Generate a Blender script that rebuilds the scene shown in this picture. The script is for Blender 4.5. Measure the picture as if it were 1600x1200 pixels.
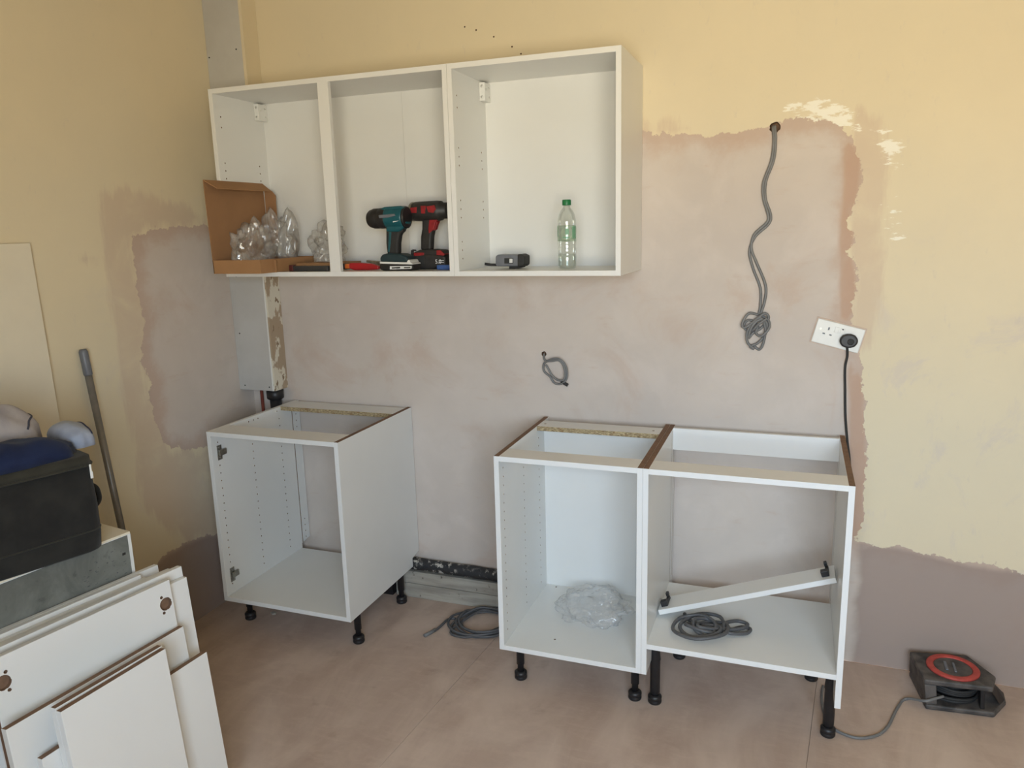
import bpy, bmesh, math, random
import numpy as np
from mathutils import Vector, Matrix, noise
from mathutils.geometry import tessellate_polygon

random.seed(4)
for o in list(bpy.data.objects):
    bpy.data.objects.remove(o, do_unlink=True)
scene = bpy.context.scene
COL = scene.collection

# ------------------------------------------------------------------ camera
CX, CY, CZ = 2.4511, -2.8804, 1.6489
YAW, PITCH, ROLL, F = 20.4711, -11.6358, -1.4969, 1194.1


def cam_axes():
    y, p, r = [math.radians(a) for a in (YAW, PITCH, ROLL)]
    fwd = Vector((-math.sin(y) * math.cos(p), math.cos(y) * math.cos(p), math.sin(p)))
    right = Vector((math.cos(y), math.sin(y), 0))
    up = right.cross(fwd)
    return (math.cos(r) * right + math.sin(r) * up, -math.sin(r) * right + math.cos(r) * up, fwd)


CR, CU, CF = cam_axes()
CAMP = Vector((CX, CY, CZ))
cd = bpy.data.cameras.new('camera')
cd.sensor_fit = 'HORIZONTAL'
cd.sensor_width = 36
cd.lens = F / 1600 * 36
cd.clip_start = 0.05
cam = bpy.data.objects.new('camera', cd)
COL.objects.link(cam)
M = Matrix((CR, CU, -CF)).transposed().to_4x4()
M.translation = CAMP
cam.matrix_world = M
scene.camera = cam

# ------------------------------------------------------------------ light
WIN = (2.0, 3.7, 0.9, 2.22)      # window opening in the wall behind the camera: x0, x1, z0, z1
REAR_Y = -3.45
scene.view_settings.view_transform = 'Standard'
scene.view_settings.look = 'None'
scene.view_settings.gamma = 1
scene.view_settings.use_curve_mapping = False
scene.view_settings.exposure = 1.27

w = bpy.data.worlds.new('daylight')
scene.world = w
w.use_nodes = True
nt = w.node_tree
nt.nodes.clear()
out = nt.nodes.new('ShaderNodeOutputWorld')
bg = nt.nodes.new('ShaderNodeBackground')
tc = nt.nodes.new('ShaderNodeTexCoord')
sx = nt.nodes.new('ShaderNodeSeparateXYZ')
rp = nt.nodes.new('ShaderNodeValToRGB')
nt.links.new(tc.outputs['Generated'], sx.inputs[0])
mp = nt.nodes.new('ShaderNodeMapRange')
mp.inputs[1].default_value = -1
mp.inputs[2].default_value = 1
nt.links.new(sx.outputs['Z'], mp.inputs[0])
nt.links.new(mp.outputs[0], rp.inputs[0])
rp.color_ramp.elements[0].position = 0.49
rp.color_ramp.elements[0].color = (0.86, 0.79, 0.63, 1)     # sunlit ground and fences below the horizon
rp.color_ramp.elements[1].position = 0.53
rp.color_ramp.elements[1].color = (0.60, 0.75, 0.91, 1)      # bright hazy sky
nt.links.new(rp.outputs[0], bg.inputs[0])
bg.inputs[1].default_value = 9.0
nt.links.new(bg.outputs[0], out.inputs[0])

ld = bpy.data.lights.new('window_rear_offscreen', 'AREA')
ld.shape = 'RECTANGLE'
ld.size = WIN[1] - WIN[0]
ld.size_y = WIN[3] - WIN[2]
ld.cycles.is_portal = True
lo = bpy.data.objects.new('window_rear_offscreen', ld)
COL.objects.link(lo)
lo.location = ((WIN[0] + WIN[1]) / 2, REAR_Y - 0.38, (WIN[2] + WIN[3]) / 2)
lo.rotation_euler = (math.radians(90), 0, 0)      # shines towards +y, into the room


# ------------------------------------------------------------------ helpers
def ray(px, py):
    return CF * F + CR * (px - 800) - CU * (py - 600)


def on(px, py, ax, val):
    k = ray(px, py)
    return CAMP + k * ((val - CAMP[ax]) / k[ax])


def srgb(r, g, b):
    def c(v):
        v /= 255
        return v / 12.92 if v <= 0.04045 else ((v + 0.055) / 1.055) ** 2.4
    return (c(r), c(g), c(b), 1)


class MB:
    """collects polygons; build() links them as ONE mesh object"""
    def __init__(s):
        s.v, s.f, s.m, s.s = [], [], [], []

    def add(s, vs, fs, mi=0, smooth=False):
        o = len(s.v)
        s.v += [tuple(p) for p in vs]
        for f in fs:
            s.f.append([o + i for i in f])
            s.m.append(mi)
            s.s.append(smooth)
        return s

    def box(s, lo, hi, mi=0, sides=None, mat=None):
        x0, y0, z0 = lo
        x1, y1, z1 = hi
        vs = [Vector(p) for p in ((x0, y0, z0), (x1, y0, z0), (x1, y1, z0), (x0, y1, z0), (x0, y0, z1), (x1, y0, z1), (x1, y1, z1), (x0, y1, z1))]
        if mat is not None:
            vs = [mat @ p for p in vs]
        fs = {'-z': (0, 3, 2, 1), '+z': (4, 5, 6, 7), '-y': (0, 1, 5, 4), '+x': (1, 2, 6, 5), '+y': (2, 3, 7, 6), '-x': (3, 0, 4, 7)}
        o = len(s.v)
        s.v += [tuple(p) for p in vs]
        for k, f in fs.items():
            s.f.append([o + i for i in f])
            s.m.append((sides or {}).get(k, mi))
            s.s.append(False)
        return s

    def prism(s, loop, ext, mi=0, cap=None, edges=None, smooth=False):
        """closed loop of 3d points, extruded by the vector ext; edges {index: material}"""
        loop = [Vector(p) for p in loop]
        e = Vector(ext)
        nrm = Vector((0, 0, 0))
        n = len(loop)
        for i in range(n):
            nrm += loop[i].cross(loop[(i + 1) % n])
        o = len(s.v)
        s.v += [tuple(p) for p in loop] + [tuple(p + e) for p in loop]
        flip = nrm.dot(e) > 0
        a = list(range(n))
        b = [n + i for i in a]
        s.f.append([o + i for i in (a[::-1] if flip else a)])
        s.f.append([o + i for i in (b if flip else b[::-1])])
        s.m += [mi if cap is None else cap] * 2
        s.s += [False] * 2
        for i in range(n):
            j = (i + 1) % n
            q = [i, j, n + j, n + i]
            if not flip:
                q = q[::-1]
            s.f.append([o + k for k in q])
            s.m.append((edges or {}).get(i, mi))
            s.s.append(smooth)
        return s

    def tube(s, pts, r, mi=0, seg=8, caps=True):
        pts = [Vector(p) for p in pts]
        rs = r if isinstance(r, (list, tuple)) else [r] * len(pts)
        o = len(s.v)
        t0 = (pts[1] - pts[0]).normalized()
        ref = Vector((0, 0, 1)) if abs(t0.z) < 0.9 else Vector((1, 0, 0))
        n = t0.cross(ref).normalized()
        for i, p in enumerate(pts):
            t = (pts[min(i + 1, len(pts) - 1)] - pts[max(i - 1, 0)]).normalized()
            n = (n - t * n.dot(t)).normalized()
            b = t.cross(n)
            for k in range(seg):
                a = 2 * math.pi * k / seg
                s.v.append(tuple(p + (n * math.cos(a) + b * math.sin(a)) * rs[i]))
        for i in range(len(pts) - 1):
            for k in range(seg):
                k2 = (k + 1) % seg
                s.f.append([o + i * seg + k, o + i * seg + k2, o + (i + 1) * seg + k2, o + (i + 1) * seg + k])
                s.m.append(mi)
                s.s.append(True)
        if caps:
            s.f.append([o + k for k in range(seg)][::-1])
            e = o + (len(pts) - 1) * seg
            s.f.append([e + k for k in range(seg)])
            s.m += [mi, mi]
            s.s += [False, False]
        return s

    def lathe(s, c, axis, prof, mi=0, seg=20, smooth=True):
        """profile of (radius, height along axis) from c"""
        c = Vector(c)
        ax = Vector(axis).normalized()
        ref = Vector((0, 0, 1)) if abs(ax.z) < 0.9 else Vector((1, 0, 0))
        u = ax.cross(ref).normalized()
        v = ax.cross(u)
        o = len(s.v)
        for (r, h) in prof:
            for k in range(seg):
                a = 2 * math.pi * k / seg
                s.v.append(tuple(c + ax * h + (u * math.cos(a) + v * math.sin(a)) * max(r, 1e-5)))
        for i in range(len(prof) - 1):
            for k in range(seg):
                k2 = (k + 1) % seg
                s.f.append([o + i * seg + k, o + i * seg + k2, o + (i + 1) * seg + k2, o + (i + 1) * seg + k])
                s.m.append(mi)
                s.s.append(smooth)
        s.f.append([o + k for k in range(seg)][::-1])
        e = o + (len(prof) - 1) * seg
        s.f.append([e + k for k in range(seg)])
        s.m += [mi, mi]
        s.s += [False, False]
        return s

    def build(s, name, mats, parent=None, origin=None, bevel=0, seg=2, fix=True):
        """vertices are in world space; parent is an unrotated Empty or mesh object"""
        if not isinstance(mats, (list, tuple)):
            mats = [mats]
        off = Vector(origin) if origin is not None else (parent.matrix_world.translation if parent else Vector((0, 0, 0)))
        me = bpy.data.meshes.new(name)
        me.from_pydata([tuple(Vector(p) - off) for p in s.v], [], s.f)
        for m in mats:
            me.materials.append(m)
        me.polygons.foreach_set('material_index', s.m)
        me.polygons.foreach_set('use_smooth', s.s)
        if fix:
            bm = bmesh.new()
            bm.from_mesh(me)
            bmesh.ops.recalc_face_normals(bm, faces=bm.faces)
            bm.to_mesh(me)
            bm.free()
        me.update()
        o = bpy.data.objects.new(name, me)
        COL.objects.link(o)
        if parent:
            o.parent = parent
            o.location = off - parent.matrix_world.translation
            o.matrix_world = Matrix.Translation(off)
        else:
            o.location = off
            o.matrix_world = Matrix.Translation(off)
        if bevel:
            b = o.modifiers.new('bevel', 'BEVEL')
            b.width = bevel
            b.segments = seg
            b.limit_method = 'ANGLE'
            b.angle_limit = math.radians(35)
        return o


def tag(o, label=None, cat=None, group=None, kind=None):
    for k, v in (('label', label), ('category', cat), ('group', group), ('kind', kind)):
        if v:
            o[k] = v
    return o


def thing(name, loc, label, cat, group=None):
    o = bpy.data.objects.new(name, None)
    o.empty_display_size = 0.1
    COL.objects.link(o)
    o.location = loc
    o.matrix_world = Matrix.Translation(Vector(loc))
    return tag(o, label, cat, group)


def spline(pts, n=6, closed=False):
    pts = [Vector(p) for p in pts]
    res = []
    m = len(pts)
    rng = range(m if closed else m - 1)
    for i in rng:
        g = (lambda k: pts[k % m]) if closed else (lambda k: pts[min(max(k, 0), m - 1)])
        p0, p1, p2, p3 = g(i - 1), g(i), g(i + 1), g(i + 2)
        for j in range(n):
            t = j / n
            res.append(0.5 * ((2 * p1) + (-p0 + p2) * t + (2 * p0 - 5 * p1 + 4 * p2 - p3) * t * t + (-p0 + 3 * p1 - 3 * p2 + p3) * t ** 3))
    if not closed:
        res.append(pts[-1])
    return res


# ------------------------------------------------------------------ materials
class NM:
    def __init__(s, name):
        s.m = bpy.data.materials.new(name)
        s.m.use_nodes = True
        s.t = s.m.node_tree
        s.b = s.t.nodes['Principled BSDF']
        s.tc = s.t.nodes.new('ShaderNodeTexCoord')

    def n(s, kind, **kw):
        x = s.t.nodes.new(kind)
        for k, v in kw.items():
            setattr(x, k, v)
        return x

    def link(s, a, b):
        s.t.links.new(a, b)

    def noise(s, scale, detail=4, rough=0.55, stretch=(1, 1, 1), dist=0):
        mpn = s.n('ShaderNodeMapping')
        mpn.inputs['Scale'].default_value = stretch
        s.link(s.tc.outputs['Object'], mpn.inputs[0])
        x = s.n('ShaderNodeTexNoise')
        x.inputs['Scale'].default_value = scale
        x.inputs['Detail'].default_value = detail
        x.inputs['Roughness'].default_value = rough
        x.inputs['Distortion'].default_value = dist
        s.link(mpn.outputs[0], x.inputs['Vector'])
        return x.outputs[0]

    def ramp(s, src, lo, hi, smooth=True):
        x = s.n('ShaderNodeMapRange')
        if smooth:
            x.interpolation_type = 'SMOOTHSTEP'
        x.inputs[1].default_value = lo
        x.inputs[2].default_value = hi
        s.link(src, x.inputs[0])
        return x.outputs[0]

    def math(s, op, a, b=None):
        x = s.n('ShaderNodeMath', operation=op)
        for i, q in enumerate((a, b)):
            if q is None:
                continue
            if isinstance(q, (int, float)):
                x.inputs[i].default_value = q
            else:
                s.link(q, x.inputs[i])
        return x.outputs[0]

    def mix(s, fac, a, b):
        x = s.n('ShaderNodeMix', data_type='RGBA')
        for i, q in ((0, fac), (6, a), (7, b)):
            if isinstance(q, (int, float)):
                x.inputs[i].default_value = q
            elif isinstance(q, tuple):
                x.inputs[i].default_value = q
            else:
                s.link(q, x.inputs[i])
        return x.outputs[2]

    def attr(s, name):
        return s.n('ShaderNodeAttribute', attribute_name=name).outputs['Fac']

    def bump(s, h, strength=0.2, dist=0.002):
        x = s.n('ShaderNodeBump')
        x.inputs['Strength'].default_value = strength
        x.inputs['Distance'].default_value = dist
        s.link(h, x.inputs['Height'])
        s.link(x.outputs[0], s.b.inputs['Normal'])

    def done(s, col, rough=0.5, metal=0, spec=0.5):
        if isinstance(col, tuple):
            s.b.inputs['Base Color'].default_value = col
        else:
            s.link(col, s.b.inputs['Base Color'])
        s.b.inputs['Roughness'].default_value = rough
        s.b.inputs['Metallic'].default_value = metal
        s.b.inputs['Specular IOR Level'].default_value = spec
        return s.m


def plain(name, c, rough=0.5, metal=0, var=0.12, scale=30, bump=0, spec=0.5, c2=None):
    k = NM(name)
    n = k.noise(scale)
    d = c2 or tuple([v * (1 - var) for v in c[:3]] + [1])
    col = k.mix(k.ramp(n, 0.3, 0.7), c, d)
    if bump:
        k.bump(n, bump)
    return k.done(col, rough, metal, spec)


WHITE = plain('white_melamine', srgb(228, 228, 225), 0.32, var=0.02, scale=6)
WHITE_EDGE = plain('white_edging', srgb(230, 230, 228), 0.3, var=0.01, scale=6)
WHITE_TOP = plain('white_top_edging', srgb(228, 228, 225), 0.32, var=0.02, scale=6)
DOORWHITE = plain('white_door_face', srgb(228, 227, 224), 0.3, var=0.02, scale=4)
MDF = plain('brown_board_edge', srgb(128, 98, 76), 0.8, var=0.25, scale=60)
BLACK = plain('black_plastic', srgb(34, 33, 35), 0.45, var=0.2)
BLACKRUB = plain('black_rubber', srgb(44, 44, 44), 0.7, var=0.25, scale=40)
GREYCABLE = plain('grey_cable_sheath', srgb(122, 122, 122), 0.5, var=0.15, scale=20)
DARKCABLE = plain('dark_grey_cable_sheath', srgb(92, 92, 94), 0.5, var=0.2, scale=20)
STEEL = plain('steel', srgb(170, 168, 160), 0.3, 0.9, var=0.3, scale=80)
HOLE = plain('bare_board_core', srgb(140, 112, 86), 0.9)
CLAY = plain('broken_brick_and_plaster', srgb(150, 118, 92), 0.95, var=0.3, scale=60)
CARD = plain('cardboard', srgb(166, 124, 84), 0.85, var=0.1, scale=12)
CARD_IN = plain('cardboard_inside', srgb(158, 118, 82), 0.9, var=0.08, scale=12)
TEAL = plain('teal_plastic', srgb(20, 88, 98), 0.4, var=0.2, scale=30)
RED = plain('red_plastic', srgb(176, 30, 36), 0.45, var=0.2, scale=30)
GREEN = plain('green_cap_plastic', srgb(28, 116, 66), 0.4, var=0.05)
WHITEPL = plain('white_plastic', srgb(228, 228, 224), 0.35, var=0.03)
ORANGE = plain('orange_plastic', srgb(206, 104, 40), 0.45)
GREYPL = plain('grey_plastic', srgb(112, 115, 122), 0.4, var=0.15)
BLUE = plain('blue_plastic', srgb(60, 92, 150), 0.5)
POLE = plain('grey_pole_metal', srgb(134, 130, 124), 0.35, 0.35, var=0.2, scale=25)
PRINT = plain('black_print', srgb(40, 42, 42), 0.6)
WHITEPRINT = plain('white_print', srgb(225, 226, 226), 0.5)
COPPER = plain('red_brown_pipe', srgb(140, 70, 56), 0.5, var=0.2)
CREAMBOARD = plain('cream_board', srgb(232, 222, 200), 0.6, var=0.05, scale=5)


def chip():
    k = NM('raw_chipboard')
    n = k.noise(160, 5, 0.7, (0.6, 1, 2))
    n2 = k.noise(40, 3)
    c = k.mix(k.ramp(n, 0.35, 0.65), srgb(118, 98, 70), srgb(196, 178, 140))
    c = k.mix(k.ramp(n2, 0.55, 0.7), c, srgb(140, 112, 78))
    k.bump(n, 0.4)
    return k.done(c, 0.9)


CHIP = chip()


def film(name, tint, opacity, rough, gloss):
    k = NM(name)
    t = k.t
    t.nodes.remove(k.b)
    o = [x for x in t.nodes if x.type == 'OUTPUT_MATERIAL'][0]
    tr = k.n('ShaderNodeBsdfTransparent')
    tr.inputs[0].default_value = tint
    df = k.n('ShaderNodeBsdfTranslucent')
    df.inputs[0].default_value = (0.9, 0.9, 0.9, 1)
    d2 = k.n('ShaderNodeBsdfDiffuse')
    d2.inputs[0].default_value = (0.9, 0.9, 0.9, 1)
    mm = k.n('ShaderNodeMixShader')
    mm.inputs[0].default_value = 0.75
    k.link(df.outputs[0], mm.inputs[1])
    k.link(d2.outputs[0], mm.inputs[2])
    a = k.n('ShaderNodeMixShader')
    n = k.noise(14, 5, 0.6)
    op = k.math('MULTIPLY', k.ramp(n, 0.3, 0.75), 2 * opacity)
    k.link(op, a.inputs[0])
    k.link(tr.outputs[0], a.inputs[1])
    k.link(mm.outputs[0], a.inputs[2])
    g = k.n('ShaderNodeBsdfGlossy')
    g.inputs['Roughness'].default_value = rough
    b = k.n('ShaderNodeMixShader')
    lw = k.n('ShaderNodeLayerWeight')
    lw.inputs[0].default_value = 0.35
    fac = k.math('ADD', k.math('MULTIPLY', lw.outputs['Fresnel'], gloss), gloss * 0.25)
    k.link(fac, b.inputs[0])
    k.link(a.outputs[0], b.inputs[1])
    k.link(g.outputs[0], b.inputs[2])
    k.link(b.outputs[0], o.inputs[0])
    return k.m


FILM = film('clear_crumpled_film', (0.99, 0.99, 0.985, 1), 0.17, 0.2, 0.34)
FILM_W = film('milky_bag_film', (1.0, 1.0, 1.0, 1), 0.20, 0.22, 0.25)
PET = film('clear_bottle_plastic', (0.96, 0.98, 0.965, 1), 0.04, 0.06, 0.32)
PANE = film('window_glass', (0.99, 1.0, 1.0, 1), 0.0, 0.02, 0.05)


def cloth(name, c, c2, scale=14):
    k = NM(name)
    n = k.noise(scale, 5)
    f = k.noise(500, 2)
    k.bump(f, 0.3, 0.001)
    k.b.inputs['Sheen Weight'].default_value = 0.1
    return k.done(k.mix(k.ramp(n, 0.3, 0.7), c, c2), 0.95, 0, 0.2)


NAVY = cloth('navy_fleece', srgb(26, 34, 62), srgb(34, 44, 74))
GREYCLOTH = cloth('grey_cotton', srgb(172, 164, 162), srgb(150, 144, 146))
PALEBLUE = cloth('pale_blue_cotton', srgb(168, 174, 190), srgb(146, 154, 172))
BAGFAB = cloth('black_bag_fabric', srgb(36, 35, 34), srgb(46, 45, 42))
BAGTRIM = cloth('charcoal_bag_trim', srgb(58, 56, 48), srgb(50, 48, 42))


def grime_pipe():
    k = NM('black_pipe_with_plaster_splashes')
    n = k.noise(38, 6, 0.7)
    n2 = k.noise(9, 3)
    f = k.math('MULTIPLY', k.ramp(n, 0.54, 0.60), k.ramp(n2, 0.38, 0.55))
    k.bump(n, 0.6, 0.006)
    return k.done(k.mix(f, srgb(40, 40, 42), srgb(186, 180, 170)), 0.65)


PIPE = grime_pipe()


def plank_mat():
    k = NM('whitewashed_plank')
    n = k.noise(10, 6, 0.6, (0.3, 1, 2.5))
    n2 = k.noise(30, 4)
    c = k.mix(k.ramp(n, 0.35, 0.7), srgb(176, 170, 158), srgb(140, 134, 124))
    c = k.mix(k.ramp(n2, 0.66, 0.72), c, srgb(84, 76, 66))
    k.bump(n, 0.4)
    return k.done(c, 0.85)


PLANK = plank_mat()


def boxing_mats():
    k = NM('grey_plasterboard')
    n = k.noise(5, 5)
    a = k.done(k.mix(k.ramp(n, 0.3, 0.7), srgb(196, 194, 190), srgb(186, 183, 178)), 0.85)
    k = NM('patchy_cream_plaster')
    n = k.noise(11, 5, 0.6, (1, 1, 0.55))
    n2 = k.noise(26, 4, 0.6, (1, 1, 0.5))
    c = k.mix(k.ramp(n, 0.5, 0.53), srgb(172, 152, 128), srgb(216, 208, 190))
    c = k.mix(k.ramp(n2, 0.6, 0.63), c, srgb(138, 116, 92))
    k.bump(n, 0.5, 0.004)
    return a, k.done(c, 0.9)


PBOARD, PATCHY = boxing_mats()


def marbled():
    k = NM('grey_mottled_print')
    n = k.noise(7, 6, 0.65, (1, 1, 1), 0.6)
    n2 = k.noise(24, 5)
    c = k.mix(k.ramp(n, 0.35, 0.65), srgb(122, 124, 118), srgb(98, 100, 95))
    c = k.mix(k.ramp(n2, 0.6, 0.75), c, srgb(82, 84, 80))
    return k.done(c, 0.55)


MARBLE = marbled()


def floor_mat():
    k = NM('hardboard_floor')
    n = k.noise(3.0, 6, 0.6, (1.6, 0.7, 1), 0.5)
    n2 = k.noise(18, 7, 0.7, (0.5, 1.5, 1), 0.4)
    n3 = k.noise(7, 5)
    c = k.mix(k.ramp(n, 0.3, 0.7), srgb(206, 186, 172), srgb(182, 160, 146))
    c = k.mix(k.math('MULTIPLY', k.ramp(n2, 0.45, 0.7), 0.28), c, srgb(214, 194, 178))
    c = k.mix(k.math('MULTIPLY', k.ramp(n3, 0.60, 0.75), 0.35), c, srgb(150, 128, 112))
    k.bump(n2, 0.08)
    return k.done(c, 0.62, 0, 0.35)


FLOORM = floor_mat()
FLOORJ = plain('subfloor_board', srgb(170, 148, 134), 0.9)


def wall_mat(name, paint, paint2, plaster, plaster2, band, skim, white, damp):
    k = NM(name)
    rag = k.noise(16, 8, 0.62)
    rag2 = k.noise(60, 6, 0.6)
    big = k.noise(1.7, 6, 0.6)
    mid = k.noise(5, 7, 0.6, (1, 1, 1), 0.4)
    streak = k.noise(9, 6, 0.65, (1.8, 1.8, 0.35))
    hstreak = k.noise(12, 6, 0.65, (0.5, 0.5, 2.4))
    r = k.math('ADD', k.math('MULTIPLY', k.math('SUBTRACT', rag, 0.5), 0.075), k.math('MULTIPLY', k.math('SUBTRACT', rag2, 0.5), 0.03))
    sp = k.math('ADD', k.attr('sd_plaster'), r)
    mask = k.ramp(sp, -0.001, 0.002)
    # painted part
    cp = k.mix(k.ramp(big, 0.3, 0.7), paint, paint2)
    worn = k.math('MULTIPLY', k.ramp(k.noise(4.2, 8, 0.68, (1, 1, 0.7), 0.9), 0.53, 0.66), k.ramp(k.attr('sd_worn'), -0.25, 0.3))
    cp = k.mix(k.math('MULTIPLY', worn, 0.55), cp, plaster)
    scr = k.math('MULTIPLY', k.ramp(k.noise(30, 6, 0.7, (1, 1, 0.45)), 0.6, 0.72), 0.22)
    cp = k.mix(scr, cp, plaster2)
    ss = k.math('ADD', k.attr('sd_skim'), k.math('MULTIPLY', k.math('SUBTRACT', streak, 0.5), 0.16))
    cp = k.mix(k.math('MULTIPLY', k.ramp(ss, -0.012, 0.03), k.ramp(mid, 0.2, 0.55)), cp, skim)
    sw = k.math('ADD', k.attr('sd_white'), k.math('MULTIPLY', k.math('SUBTRACT', k.noise(22, 7, 0.7, (0.6, 0.6, 1.8)), 0.52), 0.24))
    cp = k.mix(k.math('MULTIPLY', k.ramp(sw, -0.005, 0.012), 0.85), cp, white)
    # plaster part
    cl = k.mix(k.ramp(big, 0.3, 0.7), plaster, plaster2)
    cl = k.mix(k.math('MULTIPLY', k.ramp(mid, 0.46, 0.68), 0.55), cl, tuple([min(1, v * 1.16) for v in plaster2[:3]] + [1]))
    cl = k.mix(k.math('MULTIPLY', k.ramp(k.noise(2.6, 7, 0.65, (1, 1, 1), 0.8), 0.52, 0.72), 0.35), cl, band)
    cl = k.mix(k.math('MULTIPLY', k.ramp(hstreak, 0.58, 0.75), 0.25), cl, band)
    edge = k.math('SUBTRACT', 1.0, k.ramp(k.math('ADD', sp, k.math('MULTIPLY', k.math('SUBTRACT', mid, 0.5), 0.16)), 0.012, 0.085))
    cl = k.mix(k.math('MULTIPLY', edge, 0.52), cl, band)
    sb = k.math('ADD', k.attr('sd_band'), k.math('MULTIPLY', k.math('SUBTRACT', mid, 0.5), 0.05))
    cl = k.mix(k.math('MULTIPLY', k.ramp(sb, -0.006, 0.012), 0.75), cl, band)
    sd = k.math('ADD', k.attr('sd_damp'), k.math('MULTIPLY', k.math('SUBTRACT', mid, 0.5), 0.06))
    cl = k.mix(k.math('MULTIPLY', k.ramp(sd, -0.01, 0.03), 0.85), cl, damp)
    c = k.mix(mask, cp, cl)
    h = k.math('ADD', k.math('MULTIPLY', mask, -0.8), k.math('MULTIPLY', mid, 0.9))
    k.bump(k.math('ADD', h, k.math('MULTIPLY', rag2, 0.15)), 0.35, 0.003)
    return k.done(c, 0.75, 0, 0.25)


WALLB = wall_mat('plaster_and_cream_paint', srgb(226, 212, 182), srgb(221, 208, 180), srgb(209, 197, 186), srgb(199, 188, 179), srgb(188, 156, 134), srgb(212, 194, 170), srgb(246, 243, 230), srgb(156, 138, 128))
CEIL = plain('ceiling_paint', srgb(196, 182, 154), 0.9, var=0.05, scale=2)
SIDEPAINT = plain('cream_boxing_paint', srgb(224, 210, 181), 0.8, var=0.05, scale=3)
SIDEW = plain('cream_wall_paint', srgb(196, 182, 152), 0.85, var=0.05, scale=2)


# ------------------------------------------------------------------ room shell
WX, WY, WE, CH = 0.065, 0.014, 4.9, 2.75     # left wall x, back wall y, right wall x, ceiling height


def sdpoly(P, poly):
    """signed distance, positive inside"""
    poly = np.array(poly, float)
    d = np.full(len(P), 1e9)
    ins = np.zeros(len(P), bool)
    for i in range(len(poly)):
        a, b = poly[i], poly[(i + 1) % len(poly)]
        e = b - a
        t = np.clip(((P - a) @ e) / max(e @ e, 1e-12), 0, 1)
        d = np.minimum(d, np.linalg.norm(P - a - t[:, None] * e, axis=1))
        c = ((a[1] > P[:, 1]) != (b[1] > P[:, 1]))
        with np.errstate(divide='ignore', invalid='ignore'):
            xx = (b[0] - a[0]) * (P[:, 1] - a[1]) / (b[1] - a[1] if b[1] != a[1] else 1e-9) + a[0]
        ins ^= c & (P[:, 0] < xx)
    return np.where(ins, d, -d)


def grid_wall(name, axis, val, u0, u1, z0, z1, thick, mat, fields, step=0.025, bores=()):
    """fine grid front (so that the plaster outlines follow it) on a thick slab; bores (u, z, radius, depth) are holes in it"""
    nu, nz = int((u1 - u0) / step), int((z1 - z0) / step)
    us, zs = np.linspace(u0, u1, nu + 1), np.linspace(z0, z1, nz + 1)
    P = [(u, z, 0.0) for z in zs for u in us]            # u, z, depth into the wall
    du, dz_ = (u1 - u0) / nu, (z1 - z0) / nz
    gone, fs = set(), []
    for (hu, hz, r, dep) in bores:
        i0, i1 = int((hu - r - 0.003 - u0) / du), int((hu + r + 0.003 - u0) / du)
        j0, j1 = int((hz - r - 0.003 - z0) / dz_), int((hz + r + 0.003 - z0) / dz_)
        gone |= {(i, j_) for i in range(i0, i1 + 1) for j_ in range(j0, j1 + 1)}
        idx = lambda i, j_: j_ * (nu + 1) + i
        loop = [idx(i, j0) for i in range(i0, i1 + 1)] + [idx(i1 + 1, j_) for j_ in range(j0, j1 + 1)] + [idx(i, j1 + 1) for i in range(i1 + 1, i0, -1)] + [idx(i0, j_) for j_ in range(j1 + 1, j0, -1)]
        n = 16
        c0 = len(P)
        for d_ in (0.0, dep):
            P += [(hu + r * (1 + 0.08 * math.sin(3 * k)) * math.cos(2 * math.pi * k / n), hz + r * (1 + 0.08 * math.cos(2 * k)) * math.sin(2 * math.pi * k / n), d_) for k in range(n)]
        ring = [c0 + k for k in range(n)]
        ids = loop + ring[::-1]
        tri = tessellate_polygon([[Vector((P[k][0], P[k][1], 0)) for k in loop], [Vector((P[k][0], P[k][1], 0)) for k in ring[::-1]]])
        fs += [([ids[k] for k in t_], 0) for t_ in tri]
        fs += [([c0 + k, c0 + (k + 1) % n, c0 + n + (k + 1) % n, c0 + n + k], 1) for k in range(n)]
        fs.append(([c0 + n + k for k in range(n)], 1))
    for j_ in range(nz):
        for i in range(nu):
            if (i, j_) not in gone:
                a = j_ * (nu + 1) + i
                fs.append(([a, a + 1, a + nu + 2, a + nu + 1], 0))
    place = (lambda u, z, d_: (u, val + d_, z)) if axis == 1 else (lambda u, z, d_: (val - d_, u, z))
    mb = MB()
    mb.add([place(*p) for p in P], [])
    for f, mi in fs:
        mb.f.append(f)
        mb.m.append(mi)
        mb.s.append(False)
    cr = [place(u, z, d_) for d_ in (0, thick) for u, z in ((u0, z0), (u1, z0), (u1, z1), (u0, z1))]
    mb.add(cr, [(4, 5, 6, 7), (0, 1, 5, 4), (1, 2, 6, 5), (2, 3, 7, 6), (3, 0, 4, 7)])
    o = mb.build(name, [mat, CLAY], fix=False)
    Q = np.array([(p[0], p[1]) for p in P])
    for nm, poly in fields.items():
        at = o.data.attributes.new(nm, 'FLOAT', 'POINT')
        d = np.full(len(Q), -1.0) if poly is None else np.max([sdpoly(Q, q) for q in poly], axis=0)
        at.data.foreach_set('value', np.concatenate([d, np.full(8, -1.0)]).astype(np.float32))
    return tag(o, kind='structure')


def bw(*px):
    return [(on(a, b, 1, WY).x, on(a, b, 1, WY).z) for a, b in px]


def lw(*px):
    return [(on(a, b, 0, WX).y, on(a, b, 0, WX).z) for a, b in px]


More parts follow.
